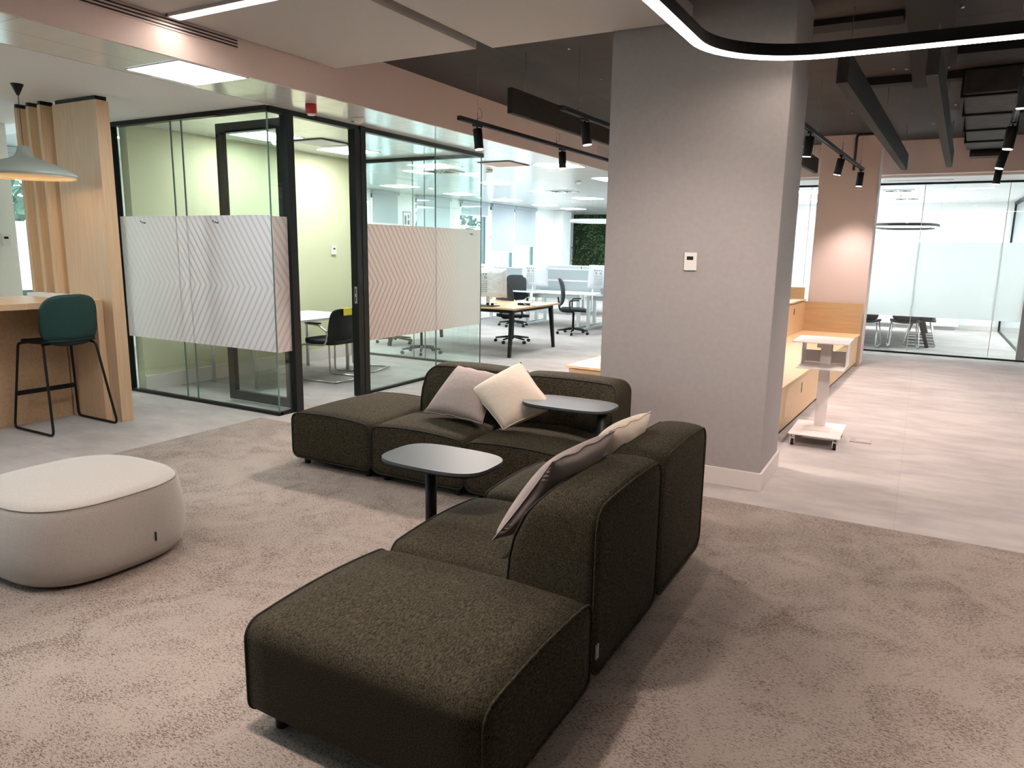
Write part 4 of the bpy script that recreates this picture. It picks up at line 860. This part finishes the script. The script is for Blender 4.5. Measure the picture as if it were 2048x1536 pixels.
# ================================================================ MEETING ROOM FURNITURE
o = thing('conference_table', 'dark long conference table in the meeting room', 'table', (-.9, 15.9, 0)); b = B(); prism(b, superell(1.25, 1.55, 5, 40), .715, .74, .003); obj('tabletop', b, 'desk', o)
for sx in (-1, 1):
    for sy in (-1, 1): tubeobj('leg', 'baffle', o, [(sx * .85, sy * 1.15, .715), (sx * 1.08, sy * 1.38, 0)], [.04, .03], 10)
def stack_chair(loc, rz, lab):
    o = thing('conference_chair', lab, 'chair', loc, rz, 'dark conference chairs with chrome sled legs')
    def sf(u, v): a, c = rounded_uv(u, v, 4); return (a * .23, c * .23, .43 + .02 * c * c), (0, 0, 1)
    shell('seat', 'mesh', o, sf, 10, 10, .03)
    def bf(u, v): a, c = rounded_uv(u, v, 4); return (.23 + .04 * c - .04 * a * a, a * .22, .66 + c * .2), (-1, 0, 0)
    shell('backrest', 'mesh', o, bf, 10, 10, .02)
    for s in (-1, 1): tubeobj('sled_leg', 'steel', o, arc([(-.12, s * .2, .43), (-.24, s * .23, .012), (.26, s * .23, .012), (.14, s * .2, .43)], .04), .011, 8)
    return o
sc1 = stack_chair((-.20, 14.42, 0), -PI / 2 + .1, 'dark conference chair at the near right end of the table, seen below the frosted band')
dup(sc1, (-.80, 14.2, 0), -PI / 2 - .1, 'dark conference chair at the near side left of it, beside the pink column'); dup(sc1, (-1.5, 14.2, 0), -PI / 2, 'dark conference chair at the near side hidden by the pink column')
for i, y in enumerate((14.85, 15.4, 15.95, 16.5, 17.05)): dup(sc1, (.05, y, 0), 0, ['dark conference chair nearest on the right side of the table', 'second dark conference chair on the right side of the table', 'third dark conference chair on the right side of the table', 'fourth dark conference chair on the right side of the table', 'farthest dark conference chair on the right side of the table'][i])
o = thing('credenza', 'low white credenza along the back wall of the meeting room', 'cabinet', (-.9, 18.45, 0)); boxobj('body', 'desk', o, (-1.5, 1.66, -.2, .25, .08, .50), bev=.003); boxobj('plinth', 'vent_grey', o, (-1.45, 1.6, -.15, .2, .0, .08)); 
for k in range(3): boxobj('door', 'white', o, (-1.48 + k * 1.04, -.46 + k * 1.04, -.212, -.2005, .10, .48))
wbm = B(); prism(wbm, superell(1.75, .78, 6, 48), 0, .03, .004)
wb = obj('writing_board', wbm, 'desk'); wb.location = (-.62, 18.74, 1.25); wb.rotation_euler = (PI / 2, 0, 0); tag(wb, 'large rounded white writing board behind the frosted band', 'whiteboard')
o = thing('oval_lamp', 'elongated black ring pendant lamp glowing inside, in the meeting room', 'pendant lamp', (-.42, 16.75, 2.10))
pts = superell(.60, 1.55, 3.2, 56)
def ringwall(bm, pts, s0, s1, z0, z1):
    R_ = [[bm.verts.new((x * s, y * s, z)) for x, y in pts] for s, z in ((s0, z0), (s1, z0), (s1, z1), (s0, z1), (s0, z0))][:4]; n = len(pts)
    for i in range(4):
        for k in range(n): bm.faces.new((R_[i][k], R_[i][(k + 1) % n], R_[(i + 1) % 4][(k + 1) % n], R_[(i + 1) % 4][k]))
b = B(); ringwall(b, pts, .95, 1.0, .012, .065); obj('ring', b, 'blackm', o); b = B(); ringwall(b, pts, .89, 1.0, .0, .0115); obj('diffuser', b, 'ring_on', o)
for x in (-.585, .585): tubeobj('suspension_wire', 'wire', o, [(x, 0, .05), (x, 0, .615)], .0015, 5); 
# ================================================================ OUTSIDE
sbox('ground', 'ext', (-40, XF - .25, -20, 60, -1.3, -1.2), label='pale ground outside the windows')
def treeobj(x, y, s, lab):
    o = thing('tree', lab, 'tree', (x, y, -1.2), 0, 'trees outside the windows'); tubeobj('trunk', 'winframe', o, [(0, 0, 0), (0, 0, 3 * s)], .15, 8)
    b = B(); rnd = random.Random(int(x * 7 + y))
    for k in range(900):
        a = rnd.uniform(0, 2 * PI); e = rnd.uniform(-1, 1); r = 1.7 * s * rnd.random() ** .4; p = Vector((r * math.cos(a) * math.sqrt(1 - e * e), r * math.sin(a) * math.sqrt(1 - e * e), 3.2 * s + r * e * .9)); q = .14
        d = Vector((rnd.uniform(-1, 1), rnd.uniform(-1, 1), rnd.uniform(-1, 1))).normalized() * q; e2 = d.orthogonal().normalized() * q * .5
        b.faces.new([b.verts.new(v) for v in (p, p + d + e2, p + 2 * d, p + d - e2)])
    f = obj('foliage', b, 'tree', o); f['kind'] = 'stuff'
treeobj(-16, 8.0, 1.0, 'tree outside the windows left of the office'); treeobj(-17, 24.5, 1.1, 'tree outside the windows beyond the desks'); treeobj(-16.5, 14, .9, 'tree outside behind the office')
